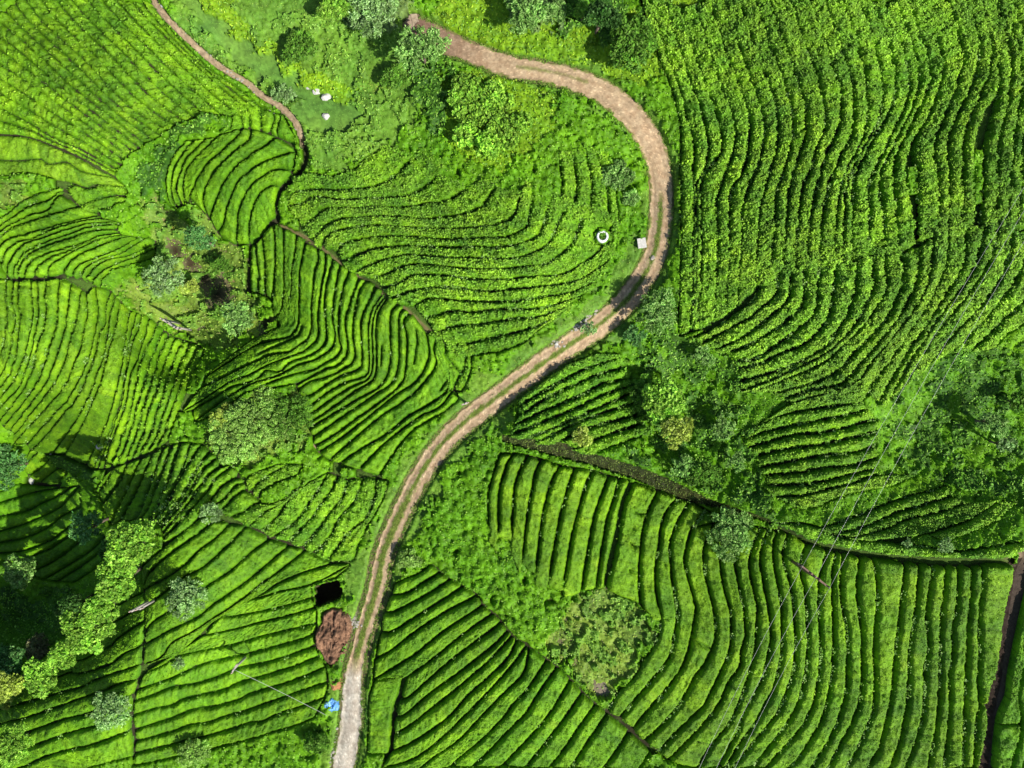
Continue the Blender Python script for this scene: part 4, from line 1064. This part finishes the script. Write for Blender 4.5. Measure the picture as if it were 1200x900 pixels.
for c_ in (0, 2, 3, 6, 7, 8, 10, 1, 5, 9):
    parts_v, parts_f, parts_t, off = [], [], [], 0
    if c_ in names:
        fk = (hr[F] > 0).any(1) & (clr[F] == c_).any(1)
        # a quad belongs to the class of its first corner
        fk &= clr[F[:, 0]] == c_
        FF = F[fk]; used = np.unique(FF); mp = np.zeros(len(u), int); mp[used] = np.arange(len(used))
        Pc = W3(u[used], v[used], 0); Pc[:, 2] += np.maximum(hr[used], -.05)
        parts_v.append(Pc); parts_f.append(mp[FF]); parts_t.append(tn[used]); off = len(used)
    ok = (cl == c_) & (free > .55) & (bare < .4) & ((hc > 0) | (c_ == 9) | ((c_ == 3) & (DK < .75))) & inbox
    ii = np.argwhere(ok); dens = LD[c_][0]*ST*ST; k = int(len(ii)*dens*1.0)
    if k > 0:
        pick = ii[rng.integers(0, len(ii), k)]; lu = au[pick[:, 1]]+rng.random(k)*ST-.5*ST; lv_ = av[pick[:, 0]]+rng.random(k)*ST-.5*ST
        hh = np.maximum(hc[pick[:, 0], pick[:, 1]], 0)+.02+LD[c_][2]*rng.random(k)*.45
        Pl = W3(lu, lv_, 0); Pl[:, 2] += hh
        pal = np.array(PAL[c_]); pc = pal[rng.integers(0, len(pal), k)]*(.75+.5*rng.random((k, 1)))*(1+.3*fbm(lu/25, lv_/25, 6, 2))[:, None]
        if c_ in (1, 3, 5, 7, 10):            # the ground's own patches show in the low growth
            gc_ = np.stack([samp(GC[..., i], lu, lv_) for i in range(3)], -1); pc = pc*.85+gc_*.5*(.8+.5*rng.random((k, 1)))
        a, b, t_ = leaves(Pl, LD[c_][1], pc, .6, .5 if c_ not in (1, 5, 9) else .3)
        parts_v.append(a); parts_f.append(b+off); parts_t.append(t_)
    nm, lab = names.get(c_, {9: ('plot_edge_grass', 'thin grass along the narrow plot boundaries')}.get(c_))
    if c_ == 0: pass
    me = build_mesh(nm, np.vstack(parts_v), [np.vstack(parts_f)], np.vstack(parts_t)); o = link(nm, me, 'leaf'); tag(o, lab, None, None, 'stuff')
    print(nm, len(me.polygons))
# grass tufts on the centre strip of the road
rc = rr_[(rr_[:, 1] > 235) & (rr_[:, 1] < 775)]; k = 9000
i = rng.integers(0, len(rc)-1, k); tg = rc[i+1]-rc[i]; tg = tg[:, :2]/np.linalg.norm(tg[:, :2], axis=1)[:, None]; nr = np.stack([-tg[:, 1], tg[:, 0]], 1)
lat = rng.normal(size=k)*np.where(rc[i, 1] > 560, .26, .13)+.05; q = rc[i, :2]+nr*(lat*rc[i, 2])[:, None]
ok = fbm(q[:, 0]/5, q[:, 1]/5, 1, 3)*.55+.62-np.abs(lat)*1.3 > .35*rng.random(k); q = q[ok]
Pl = W3(q[:, 0], q[:, 1], .12); pal = np.array(PAL[1]); a, b, t_ = leaves(Pl, .2, pal[rng.integers(0, 5, len(q))]*(.6+.6*rng.random((len(q), 1))), .55, .3)
tag(link('grass', build_mesh('grass', a, [b], t_), 'leaf'), 'grass strip growing between the wheel ruts', None, None, 'stuff')
k = 22000; i = rng.integers(0, len(rr_)-1, k); tg = rr_[i+1]-rr_[i]; tg = tg[:, :2]/np.linalg.norm(tg[:, :2], axis=1)[:, None]; nr = np.stack([-tg[:, 1], tg[:, 0]], 1)
sd_ = np.where(rng.random(k) < .5, -1, 1); lat = sd_*(1.02+.17*rng.normal(size=k)); q = rr_[i, :2]+nr*(lat*rr_[i, 2])[:, None]
ok = (fbm(q[:, 0]/9, q[:, 1]/9, 4, 3) > .75*(1-np.abs(lat))*3-.2) & (np.abs(lat) > .72); q = q[ok]
Pl = W3(q[:, 0], q[:, 1], .12); pal = np.array(PAL[1]+[(.28, .30, .10), (.10, .22, .02)]); a, b, t_ = leaves(Pl, .22, pal[rng.integers(0, 7, len(q))]*(.7+.6*rng.random((len(q), 1))), .55, .35)
tag(link('grass', build_mesh('grass', a, [b], t_), 'leaf'), 'grass tufts creeping over the edges of the dirt road', None, None, 'stuff')
# pale weeds sprouting in the gaps between the rows
wu, wv = [], []
WD = [('large bottom right plot', .55), ('middle right plot under the wires', .5), ('shaded plot above the boundary strip', .22), ('bright plot at the left edge', .14), ('upper right plot', .2), ('fan-shaped plot under the terrace strip', .1), ('arched plot inside the road bend', .3), ('plot between ravine and olive shrub', .25), ('small plot above the earth bank', .5), ('bending middle plot beside the gully', .05), ('leafy plot above the pit', .3), ('diagonal plot at the bottom middle', .04), ('bottom left corner plot', .06), ('wide-row plot beside the pit', .03), ('upright plot under the earth bank', .06)]
WD = dict(WD)
for a, pl in SEAMS:
    dn = WD.get(pl['desc'], 0); L = len(a)*2; k = rng.poisson(L*dn*.9)
    if k == 0: continue
    i = rng.integers(0, len(a), k); m_ = fbm(a[i, 0]/16, a[i, 1]/16, 6, 3) > .12
    q = a[i][m_]; q = np.repeat(q, 5, 0)+rng.normal(size=(5*len(q), 2))*1.5; wu.append(q[:, 0]); wv.append(q[:, 1])
wu = np.concatenate(wu); wv = np.concatenate(wv); ok = samp(EXD, wu, wv) < .3; wu = wu[ok]; wv = wv[ok]
Pl = W3(wu, wv, 0); Pl[:, 2] += .45+.45*rng.random(len(wu)); pal = np.array([(.22, .36, .08), (.26, .40, .12), (.17, .32, .04), (.33, .44, .18), (.14, .27, .02)])
a, b, t_ = leaves(Pl, .22, pal[rng.integers(0, 5, len(wu))], .7, .55)
tag(link('weed_sprigs', build_mesh('weed_sprigs', a, [b], t_), 'leaf'), 'pale weed sprigs sprouting between the tea rows', None, None, 'stuff')
print('cover done', time.time()-T0)

# ------------------------------------------------------------------ trees and shrubs
def tree(name, u, v, r, h, cols, label, group=None, leaf=.42, n=None, lobes=7, style='broad', cat=None, flat=.55, sd=0):
    """r in photograph pixels, h = height of the crown's top in metres"""
    rs = np.random.default_rng(int(u*7+v*13)+sd); R = r*MPP*(1-h*.6/CAM_H); base = at(u, v, h*.7)
    root = empty(name, base, label, cat or ('shrub' if h < 4 else 'tree'), group)
    cz = h-R*flat*.9
    cz = max(cz, h*.45)
    C = []
    for i in range(lobes):
        a = i*2.39996+rs.random()*.6; q = math.sqrt((i+.4)/lobes)*R*(.68 if lobes < 12 else .84)
        C.append((q*math.cos(a)*(.85+.3*rs.random()), q*math.sin(a)*(.85+.3*rs.random()), cz+(h-cz)*(.55-.75*(q/R)**2)*(.6+.6*rs.random()), R*((.34+.18*rs.random()) if lobes < 12 else (.2+.14*rs.random()))))
    C = np.array(C); trunk = MB(); gz = []
    for (x, y, z, rad) in C: gz.append(z)
    th = min(h*.42, cz*.8); tr = .045+h*.022
    trunk.tube([(0, 0, -.3), (.05, .03, th*.5), (.02*h, -.02*h, th)], [tr*1.35, tr, tr*.75], 8)
    for (x, y, z, rad) in C: trunk.tube([(.02*h, -.02*h, th*.92), (x*.45, y*.45, th+(z-th)*.45+.1), (x*.95, y*.95, max(z, th*.8))], [tr*.6, tr*.38, tr*.14], 5)
    trunk.build('trunk', 'bark', root, True)
    n = n or int(26*r*r/ (leaf/.42)**1.6 *.40)
    n = int(np.clip(n, 260, 16000)); w = C[:, 3]**2; w = w/w.sum(); li = rs.choice(len(C), n, p=w)
    d = rs.normal(size=(n, 3)); d /= np.linalg.norm(d, axis=1)[:, None]; low = d[:, 2] < -.25; d[low, 2] *= -.6
    lump = 1+.22*np.sin(d[:, 0]*5+li*1.7)*np.sin(d[:, 1]*6+li*.9)+.12*np.sin(d[:, 2]*9+li)
    rad = (C[li, 3])*(1-.45*rs.random(n)**2.2)*lump
    if style == 'feathery':                       # leaves strung along fine twigs
        nt_ = max(24, int(n/22)); tl = rs.integers(0, nt_, n); td = rs.normal(size=(nt_, 3)); td[:, 2] = np.abs(td[:, 2])*.8+.1; td /= np.linalg.norm(td, axis=1)[:, None]
        tli = rs.choice(len(C), nt_, p=w); li = tli[tl]; f = rs.random(n)**.6; d = td[tl]+rs.normal(size=(n, 3))*.10; rad = C[li, 3]*(.25+1.05*f)
    P = C[li, :3]+d*rad[:, None]*np.array([1, 1, flat+.25])
    nc = max(14, int(r*r*.09)); cj = rs.integers(0, n, nc); seedp = P[cj]; near_ = np.argmin(((P[:, None, :]-seedp[None])**2).sum(-1), 1) if n*nc < 4e6 else rs.integers(0, nc, n)
    P = P+(seedp[near_]-P)*.26; clc = .72+.56*rs.random(nc)
    P[:, 2] = np.maximum(P[:, 2], .08)
    cols = np.array(cols, float); ci = (rs.random(n)*len(cols)).astype(int); lobe_c = .8+.4*rs.random(len(C))
    pc = cols[ci]*(.75+.5*rs.random((n, 1)))*lobe_c[li][:, None]*clc[near_][:, None]
    V_, F_, t_ = leaves(P, leaf*(.8 if style == 'feathery' else 1), pc, .5, .55 if style != 'feathery' else .35, rs)
    me = build_mesh('crown', V_, [F_], t_, False); link('crown', me, 'leaf', root)
    return root
LIME = [(.28, .46, .05), (.21, .38, .04), (.36, .52, .10), (.12, .26, .03), (.30, .48, .07), (.17, .34, .04)]
GREYG = [(.18, .32, .08), (.26, .41, .13), (.12, .24, .05), (.35, .48, .19)]
BLUEG = [(.09, .23, .07), (.14, .31, .10), (.06, .16, .04), (.22, .38, .16)]
MID = [(.13, .28, .03), (.12, .24, .03), (.07, .16, .02), (.16, .27, .05)]
OLV = [(.27, .42, .09), (.33, .48, .13), (.2, .34, .05), (.38, .50, .18)]
LIMEB = [(.42, .62, .08), (.34, .54, .06), (.5, .66, .14), (.24, .42, .05)]
YEL = [(.42, .47, .10), (.34, .40, .06), (.48, .52, .16), (.26, .32, .05)]
SILV = [(.30, .43, .2), (.23, .35, .13), (.38, .48, .28), (.16, .27, .08)]
DARK = [(.04, .11, .02), (.06, .14, .03), (.03, .08, .015), (.09, .18, .05)]
BROWNG = [(.2, .17, .11), (.16, .17, .09), (.24, .2, .14), (.12, .14, .06)]
TG = 'trees scattered over the tea slopes'
for a in [
 ('tree', 494, 60, 27, 5.5, GREYG, 'grey green tree beside the brown top end of the road', 'feathery', .42),
 ('shrub', 575, 138, 44, 2.2, LIME+LIMEB[:2], 'big bright lime shrub inside the top of the road bend', 'broad', .36),
 ('shrub', 543, 108, 22, 2.4, LIME, 'green shrub just below the brown start of the road', 'broad', .34),
 ('tree', 625, 8, 34, 4.5, GREYG, 'silvery olive tree cut by the top edge above the road', 'feathery', .42),
 ('tree', 702, 22, 20, 6, DARK, 'deep green tree in the dark hollow at the top edge', 'broad', .4),
 ('shrub', 682, 16, 12, 3.5, LIME, 'small light green shrub in the hollow at the top edge', 'broad', .3),
 ('shrub', 738, 52, 30, 3.5, MID, 'leafy green shrub above the outer side of the road bend', 'broad', .38),
 ('tree', 438, 14, 28, 3.8, SILV, 'pale silvery tree at the top edge left of the pale path', 'feathery', .42),
 ('tree', 395, 8, 20, 3.4, LIME, 'green bushy tree at the top edge above the grass', 'broad', .4),
 ('shrub', 462, 92, 16, 2.2, MID, 'green shrub in shadow left of the road start', 'broad', .34),
 ('shrub', 350, 55, 20, 2.4, MID, 'green shrub in the rough grass above the white rocks', 'broad', .32),
 ('shrub', 332, 112, 13, 1.8, SILV, 'pale leafy shrub beside the stony footpath', 'feathery', .3),
 ('tree', 194, 326, 24, 6, SILV, 'pale grey green tree left in the gully by the pylon', 'feathery', .44),
 ('tree', 236, 281, 17, 6, BLUEG, 'blue green tree at the upper end of the gully', 'feathery', .4),
 ('shrub', 227, 335, 10, 2.6, YEL, 'small yellowish shrub in the middle of the gully', 'broad', .3),
 ('shrub', 262, 312, 15, 2.6, MID, 'green shrub on the right bank of the gully', 'feathery', .32),
 ('tree', 282, 374, 21, 5, GREYG, 'grey green tree at the lower end of the gully', 'feathery', .4),
 ('shrub', 278, 512, 34, 1.6, OLV, 'wide olive shrub at the left of the clearing between plots', 'feathery', .28),
 ('shrub', 308, 492, 36, 1.8, OLV, 'widest olive shrub in the middle of the clearing between plots', 'feathery', .28),
 ('shrub', 264, 488, 18, 2.0, YEL, 'small yellow olive shrub at the upper left of the clearing', 'feathery', .26),
 ('shrub', 340, 488, 27, 2.2, MID, 'greener shrub touching the right side of the widest olive shrub', 'feathery', .28),
 ('tree', 12, 546, 27, 6, BLUEG, 'blue green tree cut by the left edge above the ravine', 'feathery', .42),
 ('tree', 108, 614, 21, 7, BLUEG, 'dark blue green tree standing in the ravine', 'feathery', .42),
 ('tree', 26, 668, 24, 6, GREYG, 'pale clumpy tree deep in the shaded ravine', 'broad', .4),
 ('tree', 158, 636, 30, 8, LIME, 'lime green tree at the top of the row along the ravine', 'broad', .4),
 ('tree', 145, 676, 28, 7.5, LIME, 'second lime green tree down the row along the ravine', 'broad', .4),
 ('tree', 137, 640, 16, 6.5, DARK, 'dark green tree behind the topmost lime tree', 'broad', .4),
 ('tree', 106, 736, 34, 8, LIME, 'broad lime tree midway along the ravine edge', 'broad', .4),
 ('tree', 127, 706, 20, 7.5, LIME, 'narrow lime tree squeezed between its broad neighbours on the ridge', 'broad', .38),
 ('tree', 80, 764, 20, 7, LIME, 'lime tree between the broad one and the yellow green one', 'broad', .38),
 ('tree', 88, 708, 20, 7, DARK, 'dark green tree leaning over the ravine midway', 'broad', .4),
 ('shrub', 48, 757, 19, 3.8, BROWNG, 'brownish grey shrub among the trees at the ravine edge', 'broad', .34),
 ('tree', 10, 772, 26, 6, BLUEG, 'grey blue tree cut by the left edge below the ravine', 'broad', .38),
 ('tree', 52, 787, 24, 6.5, LIME, 'yellow green tree low on the ravine edge', 'broad', .38),
 ('tree', 10, 803, 24, 6, YEL, 'yellowest tree at the left edge under the ravine', 'broad', .38),
 ('shrub', 130, 832, 24, 3.5, SILV, 'silvery shrub on the rows in the bottom left plot', 'feathery', .36),
 ('tree', 16, 872, 28, 5, LIME, 'bright feathery tree in the bottom left corner', 'feathery', .4),
 ('shrub', 219, 700, 24, 2.6, SILV, 'pale open shrub on the wide rows left of the pit', 'feathery', .34),
 ('shrub', 211, 776, 8, 1.5, SILV, 'tiny pale shrub on the wide rows', 'feathery', .26),
 ('shrub', 247, 601, 14, 2.2, SILV, 'small pale shrub where the plot boundaries meet', 'feathery', .3),
 ('shrub', 228, 884, 22, 2.6, OLV, 'pale olive shrub at the bottom edge left of the road', 'feathery', .32),
 ('shrub', 372, 870, 16, 2.2, MID, 'green shrub beside the pale end of the road', 'broad', .3),
 ('tree', 776, 470, 27, 5.5, LIME, 'bright green tree in the gully above the bank', 'broad', .42),
 ('tree', 790, 506, 21, 6, YEL, 'yellow olive tree just above the earth bank', 'broad', .36),
 ('tree', 752, 455, 16, 3.6, MID, 'mid green tree on the left side of the right gully', 'broad', .4),
 ('tree', 800, 545, 16, 3.0, GREYG, 'grey green shrub in the gully beside the earth bank', 'feathery', .38),
 ('tree', 856, 622, 30, 3.0, GREYG, 'wide grey green tree straddling the lower boundary line', 'feathery', .4),
 ('shrub', 820, 555, 18, 3.0, MID, 'green shrub between the bank and the gully', 'broad', .34),
 ('shrub', 681, 512, 14, 2.5, YEL, 'small yellow shrub on the lip of the earth bank', 'broad', .3),
 ('tree', 768, 366, 26, 4.2, GREYG, 'grey green feathery tree outside the lower road bend', 'feathery', .38),
 ('shrub', 742, 392, 14, 2.5, BLUEG, 'blue grey shrub at the outer verge of the road', 'feathery', .34),
 ('shrub', 822, 418, 14, 3.2, GREYG, 'grey green shrub at the head of the right gully', 'feathery', .34),
 ('tree', 848, 500, 17, 3.2, GREYG, 'pale tree on the right side of the gully above the bank', 'feathery', .4),
 ('shrub', 862, 540, 13, 3.4, GREYG, 'grey shrub low on the right side of the gully', 'feathery', .36),
 ('tree', 1157, 494, 18, 5, GREYG, 'pale green tree in the dark shrubs at the right', 'feathery', .38),
 ('tree', 1172, 519, 11, 4.2, SILV, 'small silvery tree below the pale green one at right', 'feathery', .34),
 ('tree', 1190, 470, 14, 3.8, MID, 'mid green tree cut by the right edge', 'broad', .4),
 ('shrub', 1107, 639, 10, 1.9, SILV, 'small round silver shrub near the right boundary strip', 'feathery', .26),
 ('shrub', 1061, 636, 7, 1.5, SILV, 'tiny grey shrub left of the round silver shrub', 'feathery', .24),
 ('shrub', 722, 205, 19, 1.6, GREYG, 'grey green bush against the inner side of the road bend', 'broad', .3),
 ('shrub', 740, 232, 11, 1.4, GREYG, 'smaller grey green bush at the narrow inner verge', 'broad', .3),
 ('shrub', 478, 655, 15, 1.4, OLV, 'dry olive bush right of the road', 'broad', .28),
 ('shrub', 690, 385, 9, 1.4, SILV, 'small grey bush on the rubble beside the road', 'feathery', .26)]:
    nm, u_, v_, r_, h_, c_, lab_, sty_, lf_ = a
    tree(nm, u_, v_, r_, h_, c_, lab_, TG if nm == 'tree' else 'shrubs scattered over the tea slopes', lf_, None, 15 if r_ > 32 else (9 if r_ > 20 else 6), sty_, nm)
print('trees done', time.time()-T0)

# ------------------------------------------------------------------ poles and wires
def pole(u, v, h, ang, label, arms=1, armlen=2.0, r=.13, frame=0.0, material='old_wood'):
    """u, v: where the pole's TOP is seen"""
    b = at(u, v, h); root = empty('utility_pole', b, label, 'utility pole', 'utility poles carrying the wires')
    dx, dy = math.cos(ang), math.sin(ang)
    for s in ((-1, 1) if frame else (0,)):
        MB().tube([(dx*frame*s/2, dy*frame*s/2, -.4), (dx*frame*s/2, dy*frame*s/2, h*.5), (dx*frame*s/2, dy*frame*s/2, h)], [r*1.25, r*1.05, r*.85], 9).build('post', material, root, True)
    tips = []
    for k in range(arms):
        z = h-.25-k*1.1; MB().box((0, 0, z), (armlen, .16, .16), ang).build('crossarm', material, root)
        for s in (-1, 0, 1):
            p = (dx*armlen*.46*s, dy*armlen*.46*s, z+.16)
            MB().tube([(p[0], p[1], p[2]-.08), (p[0], p[1], p[2]+.04), (p[0], p[1], p[2]+.08), (p[0], p[1], p[2]+.2)], [.05, .09, .06, .05], 8).build('insulator', 'porcelain', root, True)
            if k == 0: tips.append(Vector((p[0], p[1], p[2]+.2))+b)
    return root, tips
_, tA = pole(956, 676, 7.0, math.radians(-38), 'rusty power pole with crossarms standing in the lower right plot', 2, 4.0, .15, 1.1, 'rust_steel')
pole(197, 379, 5.5, math.radians(-33), 'pale timber pole frame at the foot of the gully', 2, 2.4, .13, 1.5)
pole(159, 715, 4.6, math.radians(15), 'pale twin timber pole beside the ravine trees', 1, 1.6, .13, .9)
_, tD = pole(274, 784, 4.6, math.radians(60), 'leaning pale timber pole among the wide rows', 1, 1.2, .14)
pole(545, 473, 3.0, math.radians(20), 'short pale pole on the verge left of the road', 1, .8, .13)
def wire(p0, p1, sag, label, r=.013):
    p0 = Vector(p0); p1 = Vector(p1); pts = []
    for i in range(25):
        t = i/24; p = p0.lerp(p1, t); p.z -= sag*4*t*(1-t); pts.append(p)
    c = pts[0].copy(); o = MB().tube([p-c for p in pts], r, 5).build('power_line', 'wire', None, True, c); tag(o, label, 'wire', 'overhead wires')
def seen(u, v, z): k = MPP*(1-z/CAM_H); return Vector(((u-600)*k, (450-v)*k, z))
zt = tA[0].z
tips = sorted(tA, key=lambda p: p.x)
for tip, far, near_, w1, w2 in ((tips[0], (1215, 195), (808, 925), 'uppermost of the three wires crossing the middle right plot', 'left wire running down over the bottom right plot'),
                  (tips[1], (1215, 222), (828, 925), 'middle of the three wires crossing the middle right plot', 'middle wire running down over the bottom right plot'),
                  (tips[2], (1215, 258), (850, 925), 'lowest of the three wires crossing the middle right plot', 'right wire running down over the bottom right plot')):
    wire(tip, seen(*far, 15.5), .8, w1); wire(tip, seen(*near_, 8.2), .7, w2)
wire(tD[1], at(384, 836, .3)+Vector((0, 0, .9)), .15, 'thin wire from the leaning pole to the road', .02)

# ------------------------------------------------------------------ small things
def rock(u, v, r, label, seed, material='white_stone', name='rock', flat=.7, cat='rock', stretch=1.0, group=None):
    b = at(u, v, r*MPP*.6)
    R = r*MPP; o = MB().blob((0, 0, R*flat*.55), (R, R*stretch, R*flat), seed, .28, 14, 9).build(name, material, None, False, b); tag(o, label, cat, group)
rock(361, 101, 3.9, 'leftmost of three white rocks beside the grass lane', 3, stretch=1.0)
rock(371, 106, 4.3, 'middle of three white rocks beside the grass lane', 4)
rock(382, 113, 5.0, 'largest and lowest of three white rocks beside the grass lane', 5, stretch=.8)
rock(382, 136, 3.9, 'lone white rock below the three others in the grass', 6)
rock(37, 562, 3.6, 'large pale boulder on the row above the ravine', 7, stretch=1.5)
rock(71, 576, 2.4, 'small white boulder at the shaded row end by the ravine', 8)
rock(116, 523, 4.0, 'pale boulder at the shaded upper rim of the ravine', 9)
rock(59, 532, 1.4, 'tiny white stone on the dark slope above the ravine', 10)
rock(652, 403, 2.2, 'white stone on the left verge of the road', 11)
rock(668, 320, 3.0, 'pinkish pale stone lying on a row inside the bend', 12, stretch=.6)
rock(765, 302, 2.5, 'dark grey stone on the road between the ruts', 13, 'grey_stone')
rock(191, 6, 2.6, 'pale stone at the top of the stony footpath', 14)
rock(230, 40, 2.2, 'pale stone beside the stony footpath', 15)
rock(911, 697, 1.8, 'small pale stone between rows by the power pole', 16)
# white ring planter
b = at(706, 277, .9); ring = empty('planter_ring', b, 'round white concrete ring with a green plant inside', 'planter')
def lathe(prof, seg=28):
    m = MB(); V = []; F = []
    for r_, z_ in prof:
        for k in range(seg): V.append((r_*math.cos(2*math.pi*k/seg), r_*math.sin(2*math.pi*k/seg), z_))
    n = len(prof)
    for i in range(n-1):
        for k in range(seg): F.append((i*seg+k, i*seg+(k+1) % seg, (i+1)*seg+(k+1) % seg, (i+1)*seg+k))
    m.add(V, F); return m
lathe([(.66, -.3), (.68, .9), (.62, 1.02), (.44, 1.02), (.40, .9), (.40, -.3)]).build('concrete_ring', 'white_plastic', ring, True)
Pp = np.random.default_rng(5).normal(size=(90, 3))*np.array([.17, .17, .08])+np.array([0, 0, .95]); a, bb, t_ = leaves(Pp, .3, np.array(MID)[np.random.default_rng(6).integers(0, 4, 90)], .5)
link('plant', build_mesh('plant', a, [bb], t_), 'leaf', ring)
# white marker block at the verge
b = at(752, 285, .6); m = empty('marker_block', b, 'white painted block on the inner verge of the road bend', 'block')
MB().box((0, 0, .3), (.85, 1.0, .75), .15).build('block', 'white_stone', m); MB().box((0, 0, .72), (.95, 1.1, .1), .15).build('cap', 'white_stone', m)
# crumpled blue tarp over a pile
def heap(u0, v0, ru, rv, h, name, material, label, cat, seed, lump=.5, poly=None, parent=None):
    n = 70; uu = np.linspace(-1.15, 1.15, n); A, B = np.meshgrid(uu, uu); u = (u0+A*ru).ravel(); v = (v0+B*rv).ravel()
    if poly is not None: inside = samp(blur(poly_mask(poly).astype(float), 2), u, v); f = sst(.25, .9, inside)
    else:
        rr = np.hypot(A, B).ravel()*(1+.18*fbm(u/4+seed, v/4, 1, 2)); f = 1-sst(.35, 1.0, rr)
    z = h*f*(.6+.5*fbm(u/9+seed, v/9, 2, 3))+f*lump*(.22*fbm(u/3.1+seed, v/4.3, 3, 4)+.16*np.abs(fbm(u/1.7, v/1.7+seed, 5, 2)))-.12*(1-f)
    P = W3(u, v, 0); P[:, 2] += z; c = P[np.argmax(f)].copy(); c[2] = P[:, 2].min()
    idx = np.arange(n*n).reshape(n, n); F = np.stack([idx[:-1, :-1], idx[1:, :-1], idx[1:, 1:], idx[:-1, 1:]], -1).reshape(-1, 4)[:, ::1]
    a_, b_, c_ = P[F[:, 0]], P[F[:, 1]], P[F[:, 2]]
    if np.median(np.cross(b_-a_, c_-a_)[:, 2]) < 0: F = F[:, ::-1]
    F = F[(f[F] > .02).any(1)]
    o = link(name, build_mesh(name, P-c, [F], None), material, parent, c)
    if label: tag(o, label, cat)
    return o
heap(387, 827, 12, 12, 1.1, 'blue_tarp', 'blue_plastic', 'crumpled blue tarp beside the pale end of the road', 'tarp', 3, .9)
rock(392, 819, 2.4, 'white sack lying against the blue tarp', 17, 'white_plastic', 'white_sack', .6, 'sack')
heap(391, 747, 23, 37, 1.3, 'soil_heap', 'red_soil', 'red brown heap of dug soil between the pit and the road', 'soil heap', 5, 1.1, SOILHEAP)
heap(392, 803, 11, 13, .6, 'orange_soil_patch', 'orange_soil', 'orange soil mound beside the road above the tarp', 'soil heap', 8, .4)
# loose stones along the verge, one mass
rs = np.random.default_rng(11); m = MB(); k = 0
for (ua, va, ub, vb, wd, n, s) in ((748, 296, 722, 332, 2.2, 46, .17), (722, 332, 700, 356, 4, 40, .17), (700, 356, 672, 384, 6, 70, .2), (404, 722, 418, 735, 5, 60, .16), (392, 850, 384, 898, 3, 60, .17), (200, 20, 345, 150, 5, 40, .13), (640, 392, 660, 405, 5, 16, .14)):
    for i in range(n):
        t = rs.random(); uu = ua+(ub-ua)*t+rs.normal()*wd*.6; vv = va+(vb-va)*t+rs.normal()*wd*.6; p = W3(np.array([uu]), np.array([vv]), .05)[0]; r_ = s*(.5+rs.random())
        m.blob(p, (r_, r_*(.6+.5*rs.random()), r_*.6), 100+k, .3, 6, 4); k += 1
tag(m.build('loose_stones', 'grey_stone'), 'loose grey stones and rubble along the road verge', None, None, 'stuff')
m = MB()
for i in range(150):
    a_ = rs.random()*6.28; q_ = math.sqrt(rs.random()); uu = 391+q_*20*math.cos(a_)+rs.normal()*1.5; vv = 746+q_*33*math.sin(a_)
    if abs(uu-391) > 21-abs(vv-742)*.35: continue
    r_ = .07+.16*rs.random()**2; p = W3(np.array([uu]), np.array([vv]), .95-.8*q_)[0]; m.blob(p, (r_*1.3, r_, r_*.8), 700+i, .35, 6, 4)
tag(m.build('soil_clods', 'red_soil'), 'loose clods of red brown soil scattered over the heap', None, None, 'stuff')
# fallen dead branch in the clearing
b = at(434, 126, .2); m = MB(); m.tube([(-.9, .9, .25), (-.2, .3, .35), (.3, -.5, .2), (.5, -1.1, .1)], [.09, .08, .06, .03], 6); m.tube([(-.2, .3, .35), (.5, .2, .5), (.9, -.1, .35)], [.06, .04, .02], 5); m.tube([(.1, -.2, .3), (-.3, -.9, .25)], [.05, .02], 5)
tag(m.build('dead_branch', 'old_wood', None, True, b), 'bleached dead branch lying in the top clearing', 'branch')
for q in ((100,690),(60,610),(40,735),(20,580),(0,620),(150,660),(182,650),(110,760),(60,805),(130,700),(50,530)): print(q, round(float(tz(*q)), 1), end='; ')
print('total', time.time()-T0, 'objects', len(bpy.data.objects), 'polys', sum(len(m.polygons) for m in bpy.data.meshes))
